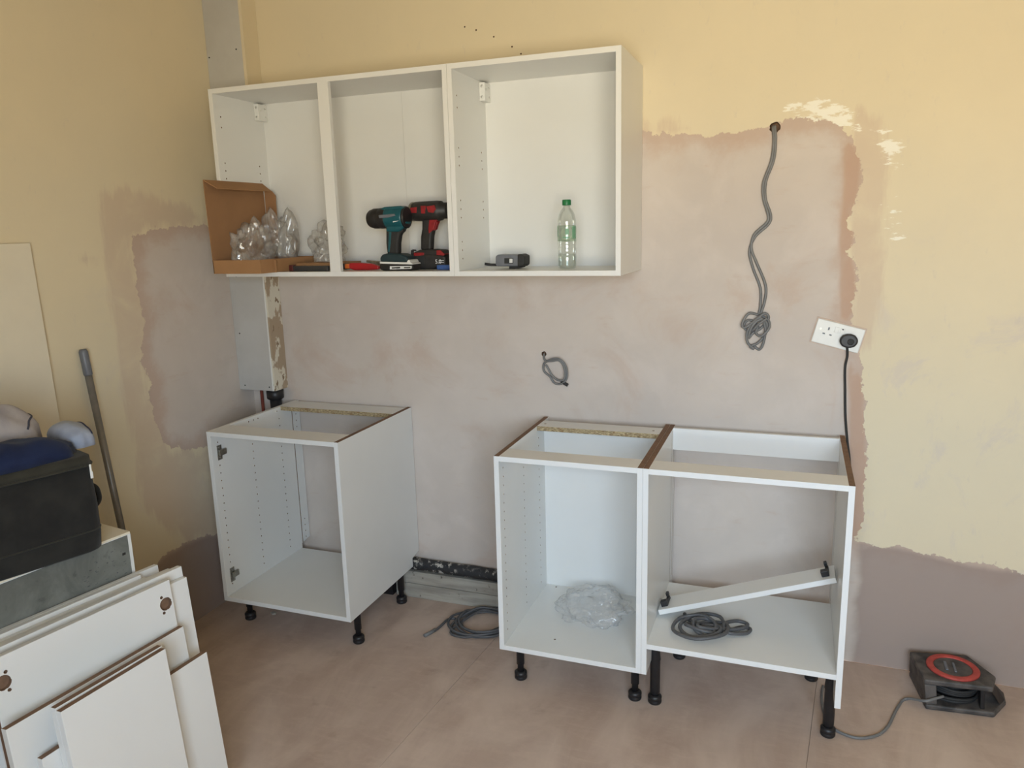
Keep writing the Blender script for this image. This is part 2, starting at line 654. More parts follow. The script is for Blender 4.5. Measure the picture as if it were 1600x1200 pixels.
main = [(-0.5, 1.98), (0.9, 1.98)] + bw((1003, 207), (1020, 214), (1045, 207), (1080, 211), (1130, 208), (1190, 206), (1207, 197), (1225, 187), (1262, 184), (1295, 188), (1325, 205), (1340, 240), (1347, 280), (1340, 315), (1325, 345), (1333, 372), (1325, 400), (1340, 430), (1332, 462), (1331, 500), (1345, 570), (1352, 625), (1350, 665), (1354, 715), (1352, 760), (1350, 805), (1337, 845), (1365, 851), (1415, 857), (1440, 864), (1480, 871), (1520, 879), (1600, 892)) + [(5.2, 0.40), (5.2, -0.5), (-0.5, -0.5)]
skim = bw((1335, 165), (1385, 178), (1392, 260), (1388, 360), (1378, 460), (1366, 552), (1330, 545), (1320, 300))
skim2 = bw((1395, 700), (1440, 690), (1450, 740), (1470, 770), (1440, 830), (1350, 840), (1355, 760))
skim3 = bw((1003, 188), (1040, 186), (1075, 203), (1003, 215))
white1 = bw((1225, 158), (1300, 163), (1345, 182), (1335, 200), (1290, 190), (1240, 180))
white2 = bw((1372, 205), (1405, 222), (1400, 262), (1380, 258))
white3 = bw((1392, 320), (1402, 330), (1400, 370), (1392, 362))
bandp = bw((1316, 215), (1345, 240), (1346, 285), (1336, 330), (1330, 400), (1340, 440), (1330, 505), (1312, 500), (1313, 330))
bandq = bw((1325, 560), (1352, 600), (1354, 720), (1350, 845), (1325, 840))
wornp = [(2.6, 1.5), (5.2, 1.5), (5.2, 0), (2.6, 0)]
dampb = bw((1337, 845), (1415, 855), (1520, 877), (1600, 890)) + [(5.2, 0.4), (5.2, -0.5), (2.72, -0.5)]
grid_wall('wall_back', 1, WY, WX - 0.2, WE, 0, CH, 0.15, WALLB,
          {'sd_plaster': [main], 'sd_skim': [skim, skim3], 'sd_white': [white1, white2, white3], 'sd_band': [bandp, bandq], 'sd_worn': [wornp], 'sd_damp': [dampb]},
          bores=[(*b_, r_, dp_) for b_, r_, dp_ in zip(bw((1211, 199), (850, 553), (726, 42), (744, 47), (771.5, 57.5), (800, 73), (814, 84)), (0.018, 0.0105) + (0.0032,) * 5, (0.045, 0.03) + (0.02,) * 5)])
patch = lw((205, 366), (240, 358), (290, 354), (340, 352)) + [(0.3, 1.70), (0.3, 0.70)] + lw((400, 692), (330, 696), (300, 702), (268, 702), (250, 680), (240, 650), (232, 618), (236, 596), (222, 566), (220, 530), (226, 505), (216, 455), (214, 420))
lower = lw((120, 975), (190, 928), (250, 872), (290, 848), (325, 834), (360, 838)) + [(0.3, 0.36), (0.3, -0.5), (-2.0, -0.5)]
lskim = lw((150, 300), (190, 290), (300, 320), (330, 350), (205, 366), (214, 420), (226, 500), (232, 620), (268, 702), (345, 700), (352, 830), (290, 850), (225, 800), (190, 600), (165, 420))
lstroke = lw((113, 396), (160, 402), (150, 416), (132, 410))
grid_wall('wall_left', 0, WX, REAR_Y, WY, 0, CH, 0.15, WALLB,
          {'sd_plaster': [patch, lower], 'sd_skim': [lskim, lstroke], 'sd_white': None, 'sd_band': None, 'sd_worn': [lskim], 'sd_damp': [lower]})
tag(MB().box((WX - 0.15, REAR_Y - 0.15, CH), (WE + 0.15, WY + 0.15, CH + 0.12)).build('ceiling', CEIL), kind='structure')
tag(MB().box((WE, REAR_Y - 0.15, 0), (WE + 0.15, WY + 0.15, CH)).build('wall_right', SIDEW), kind='structure')
rw = MB()
a, b, c, d = WIN
rw.box((WX - 0.15, REAR_Y - 0.4, 0), (a, REAR_Y, CH))
rw.box((b, REAR_Y - 0.4, 0), (WE, REAR_Y, CH))
rw.box((a, REAR_Y - 0.4, d), (b, REAR_Y, CH))
rw.box((a, REAR_Y - 0.4, 0), (b, REAR_Y, c))
tag(rw.build('wall_rear', SIDEW), kind='structure')
wn = thing('window_1', ((a + b) / 2, REAR_Y - 0.1, c), None, None)
tag(wn, kind='structure')
fr = MB()
for q in ((a, a + 0.06), (b - 0.06, b), ((a + b) / 2 - 0.04, (a + b) / 2 + 0.04)):
    fr.box((q[0], REAR_Y - 0.36, c), (q[1], REAR_Y - 0.30, d))
fr.box((a + 0.06, REAR_Y - 0.36, c), (b - 0.06, REAR_Y - 0.30, c + 0.06))
fr.box((a + 0.06, REAR_Y - 0.36, d - 0.06), (b - 0.06, REAR_Y - 0.30, d))
fr.build('window_frame', WHITEPL, wn)

fl = tag(MB().box((WX - 0.15, REAR_Y - 0.15, -0.2), (WE, WY + 0.1, -0.014)).build('floor', FLOORJ), kind='structure')


def jx(y, k):
    return 1.382 + 0.081 * y + k * 1.22


for k in range(-2, 4):
    y0, y1 = REAR_Y, WY - 0.003
    L = [max(min(jx(y, k) + 0.0006, WE), WX) for y in (y0, y1)]
    R = [max(min(jx(y, k + 1) - 0.0006, WE), WX) for y in (y0, y1)]
    if R[0] - L[0] < 0.02 and R[1] - L[1] < 0.02:
        continue
    MB().prism([(L[0], y0, -0.0139), (R[0], y0, -0.0139), (R[1], y1, -0.0139), (L[1], y1, -0.0139)], (0, 0, 0.0139)).build('floor_board', FLOORM, fl)

# ------------------------------------------------------------------ pipe boxing, pipes, plank along the back wall
bx = thing('pipe_boxing', (0.165, -0.03, 0.946), 'tall grey plasterboard pipe boxing in the corner beside the wall cabinets', 'pipe boxing')
MB().box((WX + 0.001, -0.08, 0.946), (0.247, -0.068, CH - 0.002)).build('front_board', PBOARD, bx)
MB().box((0.247, -0.079, 0.946), (0.262, WY - 0.001, 1.62)).build('side_board', [PATCHY], bx)
MB().box((0.247, -0.079, 1.6205), (0.262, WY - 0.001, CH - 0.002)).build('painted_side_board', [SIDEPAINT], bx)
MB().box((0.2472, -0.0812, 0.946), (0.2535, -0.079, 1.62)).build('corner_bead', WHITEPL, bx)
for (px, py) in ((369, 432), (407, 431), (374.5, 521), (383, 602), (421, 605), (327, 90), (369, 77)):
    p = on(px, py, 1, -0.0801)
    MB().lathe(p, (0, -1, 0), [(0.0035, 0), (0.0035, 0.0008)], seg=8).build('screw', BLACK, bx)
sp = thing('soil_pipe', (0.222, -0.035, 0.0), 'black soil pipe running down below the grey pipe boxing', 'pipe')
MB().lathe((0.222, -0.033, 0), (0, 0, 1), [(0.026, 0), (0.026, 0.944)]).build('pipe', BLACK, sp)
MB().lathe((0.222, -0.033, 0.895), (0, 0, 1), [(0.026, 0), (0.038, 0.008), (0.038, 0.045), (0.026, 0.05)]).build('collar', BLACK, sp)
tag(MB().tube([(0.13, -0.012, 0.0), (0.13, -0.012, 0.6), (0.13, -0.012, 0.944)], 0.0075).build('thin_pipe', COPPER, origin=(0.13, -0.012, 0)), 'thin red-brown pipe beside the black soil pipe', 'pipe')

pl = thing('skirting_plank', (1.3, -0.006, 0), 'rough whitewashed plank on the floor under the black pipe', 'plank')
MB().box((0.79, -0.022, 0.0005), (1.96, WY - 0.001, 0.068)).build('lower_board', PLANK, pl, bevel=0.002)
MB().box((0.79, -0.019, 0.0685), (1.96, WY - 0.001, 0.127)).build('upper_board', PLANK, pl, bevel=0.003)
hp = []
for i in range(40):
    x = 0.80 + i * 0.0295
    hp.append((x, -0.017 + 0.001 * math.sin(i * 1.7), 0.167 - 0.008 * (x - 0.9)))
m = MB().tube(hp, [0.0275 + 0.003 * noise.noise((p[0] * 14, 0, 3)) for p in hp], seg=14)
m2 = [(Vector(v) + Vector((0, -1, 1)).normalized() * 0.006 * max(0, noise.noise(Vector(v) * 30))) for v in m.v]
m.v = m2
tag(m.build('waste_pipe', PIPE, origin=(1.3, -0.022, 0.13)), 'horizontal black pipe splashed with plaster along the back wall', 'pipe')
tag(MB().box((0.69, -0.03, 0.0005), (0.775, WY - 0.002, 0.05)).build('dark_block', BLACK, origin=(0.73, -0.01, 0)), 'small dark block on the floor under the base unit by the soil pipe', 'block')
dm = [(0.52, -0.45), (0.54, -0.46), (0.555, -0.452), (0.548, -0.438), (0.53, -0.436)]
p0 = on(427, 959, 2, 0)
tag(MB().prism([(p0.x + (x - 0.535) * 0.9, p0.y + (y + 0.447), 0.0005) for x, y in dm], (0, 0, 0.007)).build('plaster_crumb', PLANK, origin=p0, bevel=0.002), 'small pale crumb of plaster on the floor under a base unit', 'debris')


# ------------------------------------------------------------------ cabinets
T = 0.018


def bore(obj, cut, lining=None):
    """cut the cutter's shape out of the object for real"""
    co = cut.build('cutter', [lining or HOLE])
    bo = obj.modifiers.new('bore', 'BOOLEAN')
    bo.object = co
    bo.operation = 'DIFFERENCE'
    bo.solver = 'EXACT'
    bo.material_mode = 'TRANSFER'
    bpy.context.view_layer.update()
    nm_ = bpy.data.meshes.new_from_object(obj.evaluated_get(bpy.context.evaluated_depsgraph_get()))
    obj.modifiers.clear()
    nm_.name = obj.data.name
    obj.data = nm_
    bpy.data.objects.remove(co, do_unlink=True)


def holes(parent, name, pts, nrm, r=0.0028, panel_=None, depth=0.011, mat=None):
    """drilled holes: bored into the panel, with a lining of bare board"""
    nv = Vector(nrm).normalized()
    if panel_ is not None:
        cut = MB()
        for p in pts:
            cut.lathe(Vector(p) - nv * (depth + 0.0004), nv, [(r + 0.0002, 0), (r + 0.0002, depth + 0.004)], seg=10, smooth=False)
        bore(panel_, cut)
    mb = MB()
    ref = Vector((0, 0, 1)) if abs(nv.z) < 0.9 else Vector((1, 0, 0))
    u = nv.cross(ref).normalized()
    v = nv.cross(u)
    for p in pts:
        p = Vector(p)
        vs = []
        for h_ in (-depth, -0.0004):
            for k in range(10):
                a_ = 2 * math.pi * k / 10
                vs.append(p + nv * h_ + (u * math.cos(a_) + v * math.sin(a_)) * r)
        mb.add(vs, [[k, (k + 1) % 10, 10 + (k + 1) % 10, 10 + k] for k in range(10)] + [list(range(10))])
    return tag(mb.build(name, mat or HOLE, parent, fix=False), kind='stuff')


def side_panel(name, parent, x, y0, y1, z0, z1, notch, topmat, bottom_cut=None):
    """y0 front, y1 back; notch (depth, height) cut from the lower back corner"""
    nd, nh = notch
    lp = [(x, y0, z0), (x, y1 - nd, z0), (x, y1 - nd, z0 + nh * 0.8), (x, y1, z0 + nh), (x, y1, z1), (x, y0, z1)]
    mb = MB().prism(lp, (T, 0, 0), 0, edges={4: 1, 5: 2})
    return mb.build(name, [WHITE, topmat, WHITE_EDGE], parent, bevel=0.0006, seg=1)


def leg(parent, x, y, top, r=0.0145, long=False):
    lg = MB()
    pr = [(r * 0.78, 0.03), (r * 0.78, 0.058), (r, 0.06), (r, top - 0.012), (r * 1.15, top - 0.01), (r * 1.15, top)]
    if long:
        pr = [(r * 0.8, 0.03), (r * 0.8, 0.036), (r * 1.12, 0.04), (r * 1.12, top * 0.62), (r * 1.22, top * 0.64), (r * 1.05, top * 0.76), (r * 1.25, top * 0.80), (r * 1.25, top * 0.84), (r * 0.7, top * 0.85), (r * 0.7, top)]
    lg.lathe((x, y, 0), (0, 0, 1), pr, seg=16)
    o = lg.build('leg', BLACK, parent)
    MB().lathe((x, y, 0), (0, 0, 1), [(0.021, 0.0004), (0.0235, 0.004), (0.0235, 0.012), (0.021, 0.016), (0.0235, 0.018), (0.0235, 0.027), (0.016, 0.033)], seg=18).build('foot', BLACK, o)
    return o


def pin_rows(xin, yf, ds, z0, z1, step=0.032, skip=()):
    res = []
    n = int((z1 - z0) / step)
    for dy in ds:
        for i in range(n + 1):
            if i in skip:
                continue
            res.append((xin, yf + dy, z0 + i * step))
    return res


HL, HT = 0.169, 0.889
# -- base unit by the boxing
YF, YB = -0.572, 0.010
x0, x1 = 0.2984, 0.9002
bL = thing('base_cabinet', ((x0 + x1) / 2, (YF + YB) / 2, 0), 'open white base unit with two steel hinge plates, standing alone below the drills', 'cabinet', 'white kitchen base units on black legs')
sL = side_panel('side_panel', bL, x0, YF, YB, HL, HT, (0.064, 0.05), WHITE_TOP)
side_panel('side_panel', bL, x1 - T, YF, YB, HL, HT, (0.064, 0.05), MDF)
MB().box((x0 + T, YF, HL), (x1 - T, YB - 0.068, HL + T), sides={'-y': 1}).build('bottom_panel', [WHITE, WHITE_EDGE], bL, bevel=0.0006, seg=1)
MB().box((x0 + T, YF, HT - T), (x1 - T, YF + 0.11, HT), sides={'-y': 1}).build('front_rail', [WHITE, WHITE_EDGE], bL, bevel=0.0006, seg=1)
MB().box((x0 + T, -0.125, HT - T), (x1 - T, -0.012, HT), sides={'-y': 1, '+y': 1}).build('rear_rail', [WHITE, CHIP], bL)
bore(sL, MB().box((x0 + T - 0.008, -0.0505, HL + T), (x0 + T + 0.002, -0.0455, HT - T)))
MB().box((x0 + T - 0.0079, -0.0502, HL + T), (x0 + T - 0.007, -0.0458, HT - T)).build('groove', HOLE, bL)
holes(bL, 'shelf_pin_holes', pin_rows(x0 + T, YF, (0.037, 0.24, 0.43), HL + 0.06, HT - 0.05) + pin_rows(x0 + T, YB, (-0.03,), HL + 0.06, HT - 0.03, 0.03, skip=range(4, 18)) + [(x0 + T, YF + q, HT - 0.016) for q in (0.23, 0.26, 0.29, 0.42)], (1, 0, 0), panel_=sL)
for zc in (HL + 0.10, HT - 0.095):
    h = MB()
    xx, yy = x0 + T, YF + 0.04
    h.box((xx + 0.0002, yy - 0.012, zc - 0.030), (xx + 0.004, yy + 0.012, zc + 0.030))
    h.box((xx + 0.004, yy - 0.008, zc - 0.012), (xx + 0.012, yy + 0.030, zc + 0.012))
    h.box((xx + 0.0002, yy + 0.012, zc - 0.009), (xx + 0.005, yy + 0.036, zc + 0.009))
    h.lathe((xx + 0.004, yy, zc + 0.021), (1, 0, 0), [(0.006, 0), (0.006, 0.003)], seg=10)
    h.lathe((xx + 0.004, yy, zc - 0.021), (1, 0, 0), [(0.006, 0), (0.006, 0.003)], seg=10)
    tag(h.build('hinge_plate', STEEL, bL, bevel=0.001), 'steel hinge plate')
for (px, py) in ((392, 966), (561, 1003), (628, 941)):
    p = on(px, py, 2, 0)
    leg(bL, p.x, p.y, HL)
leg(bL, x0 + 0.06, -0.10, HL)

# -- two joined base units
YF, YB = -0.573, -0.007
a0, a1, a2 = 1.5158, 2.0238, 2.640
b1 = thing('base_cabinet', ((a0 + a1) / 2, (YF + YB) / 2, 0), 'open white base unit with a back panel, holding a crumpled plastic bag', 'cabinet', 'white kitchen base units on black legs')
s1_ = side_panel('side_panel', b1, a0, YF, YB, HL, HT, (0.05, 0.06), MDF)
side_panel('side_panel', b1, a1 - T - 0.0004, YF, YB, HL, HT, (0.05, 0.06), MDF)
bt1 = MB().box((a0 + T, YF, HL), (a1 - T - 0.0004, -0.062, HL + T), sides={'-y': 1}).build('bottom_panel', [WHITE, WHITE_EDGE], b1, bevel=0.0006, seg=1)
MB().box((a0 + T, YF, HT - T), (a1 - T - 0.0004, YF + 0.095, HT), sides={'-y': 1}).build('front_rail', [WHITE, WHITE_EDGE], b1, bevel=0.0006, seg=1)
rr1 = MB().box((a0 + T, -0.160, HT - T), (a1 - T - 0.0004, -0.072, HT), sides={'-y': 1, '+y': 1}).build('rear_rail', [WHITE, CHIP], b1)
MB().box((a0 + T, -0.070, HL + T), (a1 - T - 0.0004, -0.062, HT - 0.002)).build('back_panel', WHITE, b1)
holes(b1, 'shelf_pin_holes', pin_rows(a0 + T, YF, (0.04, 0.25, 0.43), HL + 0.06, HT - 0.05), (1, 0, 0), panel_=s1_)
holes(b1, 'dowel_holes', [on(869, 917, 2, HL + T), on(867, 999, 2, HL + T)], (0, 0, 1), 0.004, panel_=bt1)
holes(b1, 'rail_screw_holes', [on(852, 662, 2, HT), on(1021, 673, 2, HT)], (0, 0, 1), 0.005, panel_=rr1)
for (px, py) in ((814, 1059), (992, 1091)):
    p = on(px, py, 2, 0)
    leg(b1, p.x, p.y, HL)
leg(b1, a0 + 0.06, -0.13, HL)
leg(b1, a1 - 0.06, -0.13, HL)

b2 = thing('base_cabinet', ((a1 + a2) / 2, (YF + YB) / 2, 0), 'open backless white base unit with raised floor and a slanting loose rail inside', 'cabinet', 'white kitchen base units on black legs')
s2a = side_panel('side_panel', b2, a1, YF, YB, HL, HT, (0.05, 0.06), MDF)
s2b = side_panel('side_panel', b2, a2 - T, YF, YB, HL, HT, (0.05, 0.06), MDF)
RB = HL + 0.095
MB().box((a1 + T, YF, RB), (a2 - T, -0.10, RB + T), sides={'-y': 1}).build('bottom_panel', [WHITE, WHITE_EDGE], b2, bevel=0.0006, seg=1)
MB().box((a1 + T, YF, HT - T), (a2 - T, YF + 0.095, HT), sides={'-y': 1}).build('front_rail', [WHITE, WHITE_EDGE], b2, bevel=0.0006, seg=1)
MB().box((a1 + T, -0.055, HT - 0.085), (a2 - T, -0.038, HT - 0.001), sides={'-y': 1}).build('rear_rail', [WHITE, WHITE_EDGE], b2)
for pn, xs, ys in ((s2a, (a1 + T - 0.008, a1 + T + 0.002), ((-0.0855, -0.0815), (-0.037, -0.033))), (s2b, (a2 - T - 0.002, a2 - T + 0.008), ((-0.0855, -0.0815),))):
    cut, g = MB(), MB()
    for ya_, yb_ in ys:
        cut.box((xs[0], ya_, RB + T), (xs[1], yb_, HT + 0.002))
        xi = xs[0] + 0.0001 if pn is s2a else xs[1] - 0.0009
        g.box((xi, ya_ + 0.0002, RB + T), (xi + 0.0008, yb_ - 0.0002, HT - 0.001))
    bore(pn, cut)
    g.build('groove', HOLE, b2)
for (px, py) in ((1023, 1097), (1293, 1148)):
    p = on(px, py, 2, 0)
    leg(b2, p.x, p.y, RB, 0.0155, True)
leg(b2, a1 + 0.07, -0.15, RB, 0.0155, True)
leg(b2, a2 - 0.07, -0.15, RB, 0.0155, True)

# loose rail lying inside, one end propped up
A = Vector((2.047, -0.385, 0.309))
ang = math.atan2(0.205, 0.567)
LR = 0.603
R4 = Matrix.Translation(A) @ Matrix.Rotation(-ang, 4, 'Y')
lr = thing('loose_rail', tuple(A), 'loose white cabinet rail slanting inside the backless base unit, with black brackets', 'rail')
MB().box((0, 0, -T), (LR, 0.098, 0), sides={'-y': 1}, mat=R4).build('rail', [WHITE, WHITE_EDGE], lr, bevel=0.0006, seg=1)
for u in (0.022, LR - 0.03):
    q = MB()
    q.box((u - 0.011, 0.018, 0.0003), (u + 0.013, 0.040, 0.020), mat=R4)
    q.box((u + 0.002, 0.040, 0.0003), (u + 0.013, 0.082, 0.012), mat=R4)
    q.box((u + 0.002, 0.070, 0.012), (u + 0.012, 0.088, 0.026), mat=R4)
    tag(q.build('bracket', BLACK, lr, bevel=0.002), 'small black plastic bracket')

# -- wall units
YF, YB = -0.349, 0.012
ZB, ZT = 1.479, 2.199
w0, w1, w2 = 0.2817, 1.2965, 1.9024


def wall_unit(xa, xb, label, backs):
    t = thing('wall_cabinet', ((xa + xb) / 2, (YF + YB) / 2, ZB), label, 'cabinet', 'white open wall units')
    sp_ = MB().box((xa, YF, ZB), (xa + T, YB, ZT), sides={'-y': 1}).build('side_panel', [WHITE, WHITE_EDGE], t, bevel=0.0006, seg=1)
    MB().box((xb - T, YF, ZB), (xb, YB, ZT), sides={'-y': 1}).build('side_panel', [WHITE, WHITE_EDGE], t, bevel=0.0006, seg=1)
    MB().box((xa + T, YF, ZB), (xb - T, YB - 0.002, ZB + T), sides={'-y': 1}).build('bottom_panel', [WHITE, WHITE_EDGE], t, bevel=0.0006, seg=1)
    MB().box((xa + T, YF, ZT - T), (xb - T, YB - 0.002, ZT), sides={'-y': 1}).build('top_panel', [WHITE, WHITE_EDGE], t, bevel=0.0006, seg=1)
    ed = [xa + T] + backs + [xb - T]
    for i in range(len(ed) - 1):
        MB().box((ed[i] + (0.0008 if i else 0), -0.046, ZB + T), (ed[i + 1], -0.038, ZT - T)).build('back_panel', WHITE, t)
    br = MB()
    br.box((xa + T + 0.0003, -0.105, ZT - T - 0.072), (xa + T + 0.022, -0.0465, ZT - T - 0.006))
    o = br.build('hanging_bracket', WHITEPL, t, bevel=0.002)
    hs = [(xa + T + 0.011, -0.1050, ZT - T - q) for q in (0.02, 0.058)]
    holes(o, 'screw_holes', hs, (0, -1, 0), 0.005, panel_=o, mat=WHITEPL)
    holes(o, 'slots', [(xa + T + 0.0220, y, ZT - T - z) for y, z in ((-0.09, 0.03), (-0.062, 0.022), (-0.062, 0.055))], (1, 0, 0), 0.004, panel_=o, depth=0.006, mat=WHITEPL)
    zs = [2.10, 2.06, 1.925, 1.895, 1.865, 1.745, 1.715, 1.685, 1.60, 1.57, 1.54]
    pts = [(xa + T, YF + 0.037, z) for z in zs] + [(xa + T, -0.10, z) for z in (1.925, 1.895, 1.865, 1.745, 1.715, 1.685)]
    holes(t, 'shelf_pin_holes', pts, (1, 0, 0), 0.003, panel_=sp_)
    return t


wu1 = wall_unit(w0, w1 - 0.0005, 'wide white open wall unit with a centre post, holding two drills', [0.96])
MB().box((0.776, YF, ZB + T), (0.822, YF + 0.018, ZT - T), sides={'-y': 1}).build('centre_post', [WHITE, WHITE_EDGE], wu1, bevel=0.0006, seg=1)
wall_unit(w1 + 0.0005, w2, 'square white open wall unit holding a water bottle and a tape measure', [])
ZS = ZB + T + 0.0003

# ------------------------------------------------------------------ on the wall: socket, cables
sc = thing('double_socket', (2.598, WY, 1.245), 'white double plug socket hanging crooked on the wall', 'socket')
RS = Matrix.Translation((2.598, WY - 0.001, 1.245)) @ Matrix.Rotation(math.radians(14.2), 4, 'Y')
fp_ = MB().box((-0.080, -0.010, -0.043), (0.080, 0, 0.043), mat=RS).build('faceplate', WHITEPL, sc, bevel=0.003)
MB().box((-0.084, -0.003, -0.047), (0.084, 0.0008, 0.047), mat=RS).build('plaster_rim', plain('pinkish_plaster', srgb(206, 184, 168), 0.9), sc)
q, cut_ = MB(), MB()
for (x, z, hw, hh) in ((-0.036, 0.016, 0.0025, 0.005), (-0.0475, -0.004, 0.004, 0.0022), (-0.0245, -0.004, 0.004, 0.0022)):
    q.box((x - hw, -0.0034, z - hh), (x + hw, -0.0026, z + hh), mat=RS)
    cut_.box((x - hw - 0.0001, -0.012, z - hh - 0.0001), (x + hw + 0.0001, -0.0025, z + hh + 0.0001), mat=RS)
bore(fp_, cut_, WHITEPL)
q.build('pin_slots', GREYPL, sc)
for x in (-0.010, 0.009):
    MB().box((x - 0.007, -0.0125, 0.008), (x + 0.007, -0.0099, 0.029), mat=RS).build('switch', WHITEPL, sc, bevel=0.001)
MB().box((0.006, -0.0130, 0.0235), (0.012, -0.0124, 0.0275), mat=RS).build('switch_mark', BLACK, sc)
MB().lathe(RS @ Vector((-0.062, -0.0099, 0.010)), (0, -1, 0), [(0.004, 0), (0.004, 0.001)], seg=10).build('screw', STEEL, sc)
pg = thing('plug', (2.64, WY - 0.011, 1.225), 'black three-pin plug in the crooked double socket', 'plug')
pc = RS @ Vector((0.037, -0.0105, -0.006))
lp = []
for k in range(12):
    a_ = 2 * math.pi * k / 12 + 0.26
    r_ = 0.0265 * (1 + 0.07 * math.cos(2 * a_))
    lp.append(pc + Vector((r_ * math.cos(a_) * 1.08, 0, r_ * math.sin(a_))))
MB().prism(lp, (0, -0.026, 0), smooth=True).build('plug_body', BLACK, pg, bevel=0.006, seg=3)
MB().lathe(pc + Vector((0.006, -0.026, -0.002)), (0, -1, 0), [(0.011, 0), (0.011, 0.0015), (0.008, 0.002)], seg=14).build('fuse_boss', BLACKRUB, pg)
cpts = [pc + Vector((-0.004, -0.013, -0.02))] + [Vector((on(a_, b_, 1, WY - 0.012).x, WY - 0.012, on(a_, b_, 1, WY - 0.012).z)) for a_, b_ in ((1324, 556), (1320.5, 575), (1320.5, 610), (1321, 650), (1324, 690), (1328, 740))]
e = cpts[-1]
cpts += [Vector((e.x + 0.004, -0.0, 0.45)), Vector((e.x + 0.006, -0.004, 0.12)), Vector((e.x + 0.004, -0.004, 0.006))]
MB().tube(spline(cpts), 0.0042).build('flex', BLACKRUB, pg)

WALLO = bpy.data.objects['wall_back']
for (px, py, r_) in ((1211, 199, 0.019), (850, 553, 0.010)):
    p = on(px, py, 1, WY)
    ln = []
    for q_ in (0.001, 0.016):
        ln += [p + Vector((r_ * 0.9 * math.cos(k * math.pi / 9), q_, r_ * 0.9 * math.sin(k * math.pi / 9))) for k in range(18)]
    MB().add(ln, [[k, (k + 1) % 18, 18 + (k + 1) % 18, 18 + k] for k in range(18)], 0, True).build('cable_hole', CLAY, WALLO, fix=False)


def wp(px, py, dy=0.008):
    p = on(px, py, 1, WY - dy)
    return p


lc = thing('hanging_cable', tuple(wp(1211, 199)), 'long twin grey cable hanging from a hole high in the wall, knotted at its end', 'cable')
s1 = [wp(1211, 199, -0.03), wp(1211, 199, 0.004)] + [wp(a_, b_, 0.009) for a_, b_ in ((1212, 220), (1209, 250), (1197, 283), (1196, 310), (1204, 335), (1201, 350), (1180, 370), (1171, 393), (1177, 420), (1188, 450), (1188, 478), (1185, 492))]
s2 = [wp(1209, 199, -0.03), wp(1208, 200, 0.004)] + [wp(a_, b_, 0.012) for a_, b_ in ((1209, 222), (1205, 252), (1193, 285), (1193, 310), (1200, 335), (1198, 348), (1179, 366), (1174, 388), (1182, 410), (1196, 445), (1195, 470), (1188, 492))]
MB().tube(spline(s1), 0.0048).build('strand', GREYCABLE, lc)
MB().tube(spline(s2), 0.0048).build('strand', GREYCABLE, lc)
kn = [(1185, 492, .012), (1170, 490, .02), (1160, 505, .026), (1163, 512, .03), (1178, 503, .032), (1194, 490, .026), (1201, 497, .02), (1190, 512, .016), (1177, 520, .024), (1170, 528, .03), (1174, 512, .036), (1186, 500, .034), (1198, 505, .026), (1196, 522, .02), (1184, 536, .018), (1172, 541, .02), (1178, 545, .024), (1168, 535, .028), (1168, 518, .03), (1180, 500, .030), (1190, 498, .03), (1196, 515, .026), (1192, 538, .022), (1186, 546, .016), (1178, 540, .012)]
MB().tube(spline([wp(a_, b_, c_) for a_, b_, c_ in kn]), 0.0048).build('knot', GREYCABLE, lc)
s3 = [(1188, 492, .014), (1200, 500, .02), (1202, 512, .03), (1190, 525, .034), (1181, 520, .03), (1184, 508, .02), (1170, 500, .014), (1162, 510, .014), (1172, 518, .02), (1186, 506, .04), (1198, 498, .034)]
MB().tube(spline([wp(a_, b_, c_) for a_, b_, c_ in s3]), 0.0048).build('knot', GREYCABLE, lc)

sl = thing('coiled_cable', tuple(wp(850, 555)), 'short looped grey cable poking out of the wall between the wall and base units', 'cable')
l1 = [(850, 553, .0), (850, 560, .014), (854, 564, .02), (863, 561, .026), (874, 561, .03), (883, 570, .03), (886, 582, .028), (884, 594, .024), (876, 600, .02), (866, 598, .018), (860, 589, .016), (851, 581, .014), (849, 574, .016), (852, 566, .022), (862, 564, .03), (873, 563, .034), (880, 570, .034), (883, 582, .032), (881, 593, .028), (872, 594, .022), (863, 587, .018), (857, 577, .018), (853, 570, .02)]
MB().tube(spline([wp(a_, b_, c_ + 0.006) for a_, b_, c_ in l1]), 0.0044).build('loop', GREYCABLE, sl)
MB().tube([wp(877, 596, .022), wp(882, 599, .026), wp(887, 602, .028)], [0.006, 0.0075, 0.007]).build('taped_end', BLACK, sl)
for (px, py) in ((726, 42), (744, 47), (771.5, 57.5), (800, 73), (814, 84)):
    p = on(px, py, 1, WY)
    ln = []
    for q_ in (0.0006, 0.012):
        ln += [p + Vector((0.0026 * math.cos(k * math.pi / 4), q_, 0.0026 * math.sin(k * math.pi / 4))) for k in range(8)]
    MB().add(ln, [[k, (k + 1) % 8, 8 + (k + 1) % 8, 8 + k] for k in range(8)]).build('screw_hole', CLAY, WALLO, fix=False)

# ------------------------------------------------------------------ in the wall units
# cardboard mailer box
fl_ = on(345, 424, 1, -0.45)
fr_ = on(441, 424, 1, -0.45)
xa, xb, ya, yb = 0.312, 0.535, -0.452, -0.10
H = 0.052
cb = thing('cardboard_box', ((xa + xb) / 2, (ya + yb) / 2, ZS), 'open flat brown cardboard box full of clear plastic bags', 'box')
th = 0.003
MB().box((xa, ya, ZS), (xb, yb, ZS + th)).build('base', CARD, cb)
MB().box((xa, ya, ZS + th), (xb, ya + th, ZS + H)).build('tray_wall', CARD, cb)
MB().box((xa, yb - th, ZS + th), (xb, yb, ZS + H)).build('tray_wall', CARD, cb)
MB().box((xb - th, ya + th, ZS + th), (xb, yb - th, ZS + H)).build('tray_wall', CARD, cb)
LZ = 1.853
MB().prism([(xa, ya, ZS + th), (xa, yb, ZS + th), (xa - 0.008, yb, LZ), (xa - 0.008, ya, LZ)], (th, 0, 0)).build('lid', CARD_IN, cb)
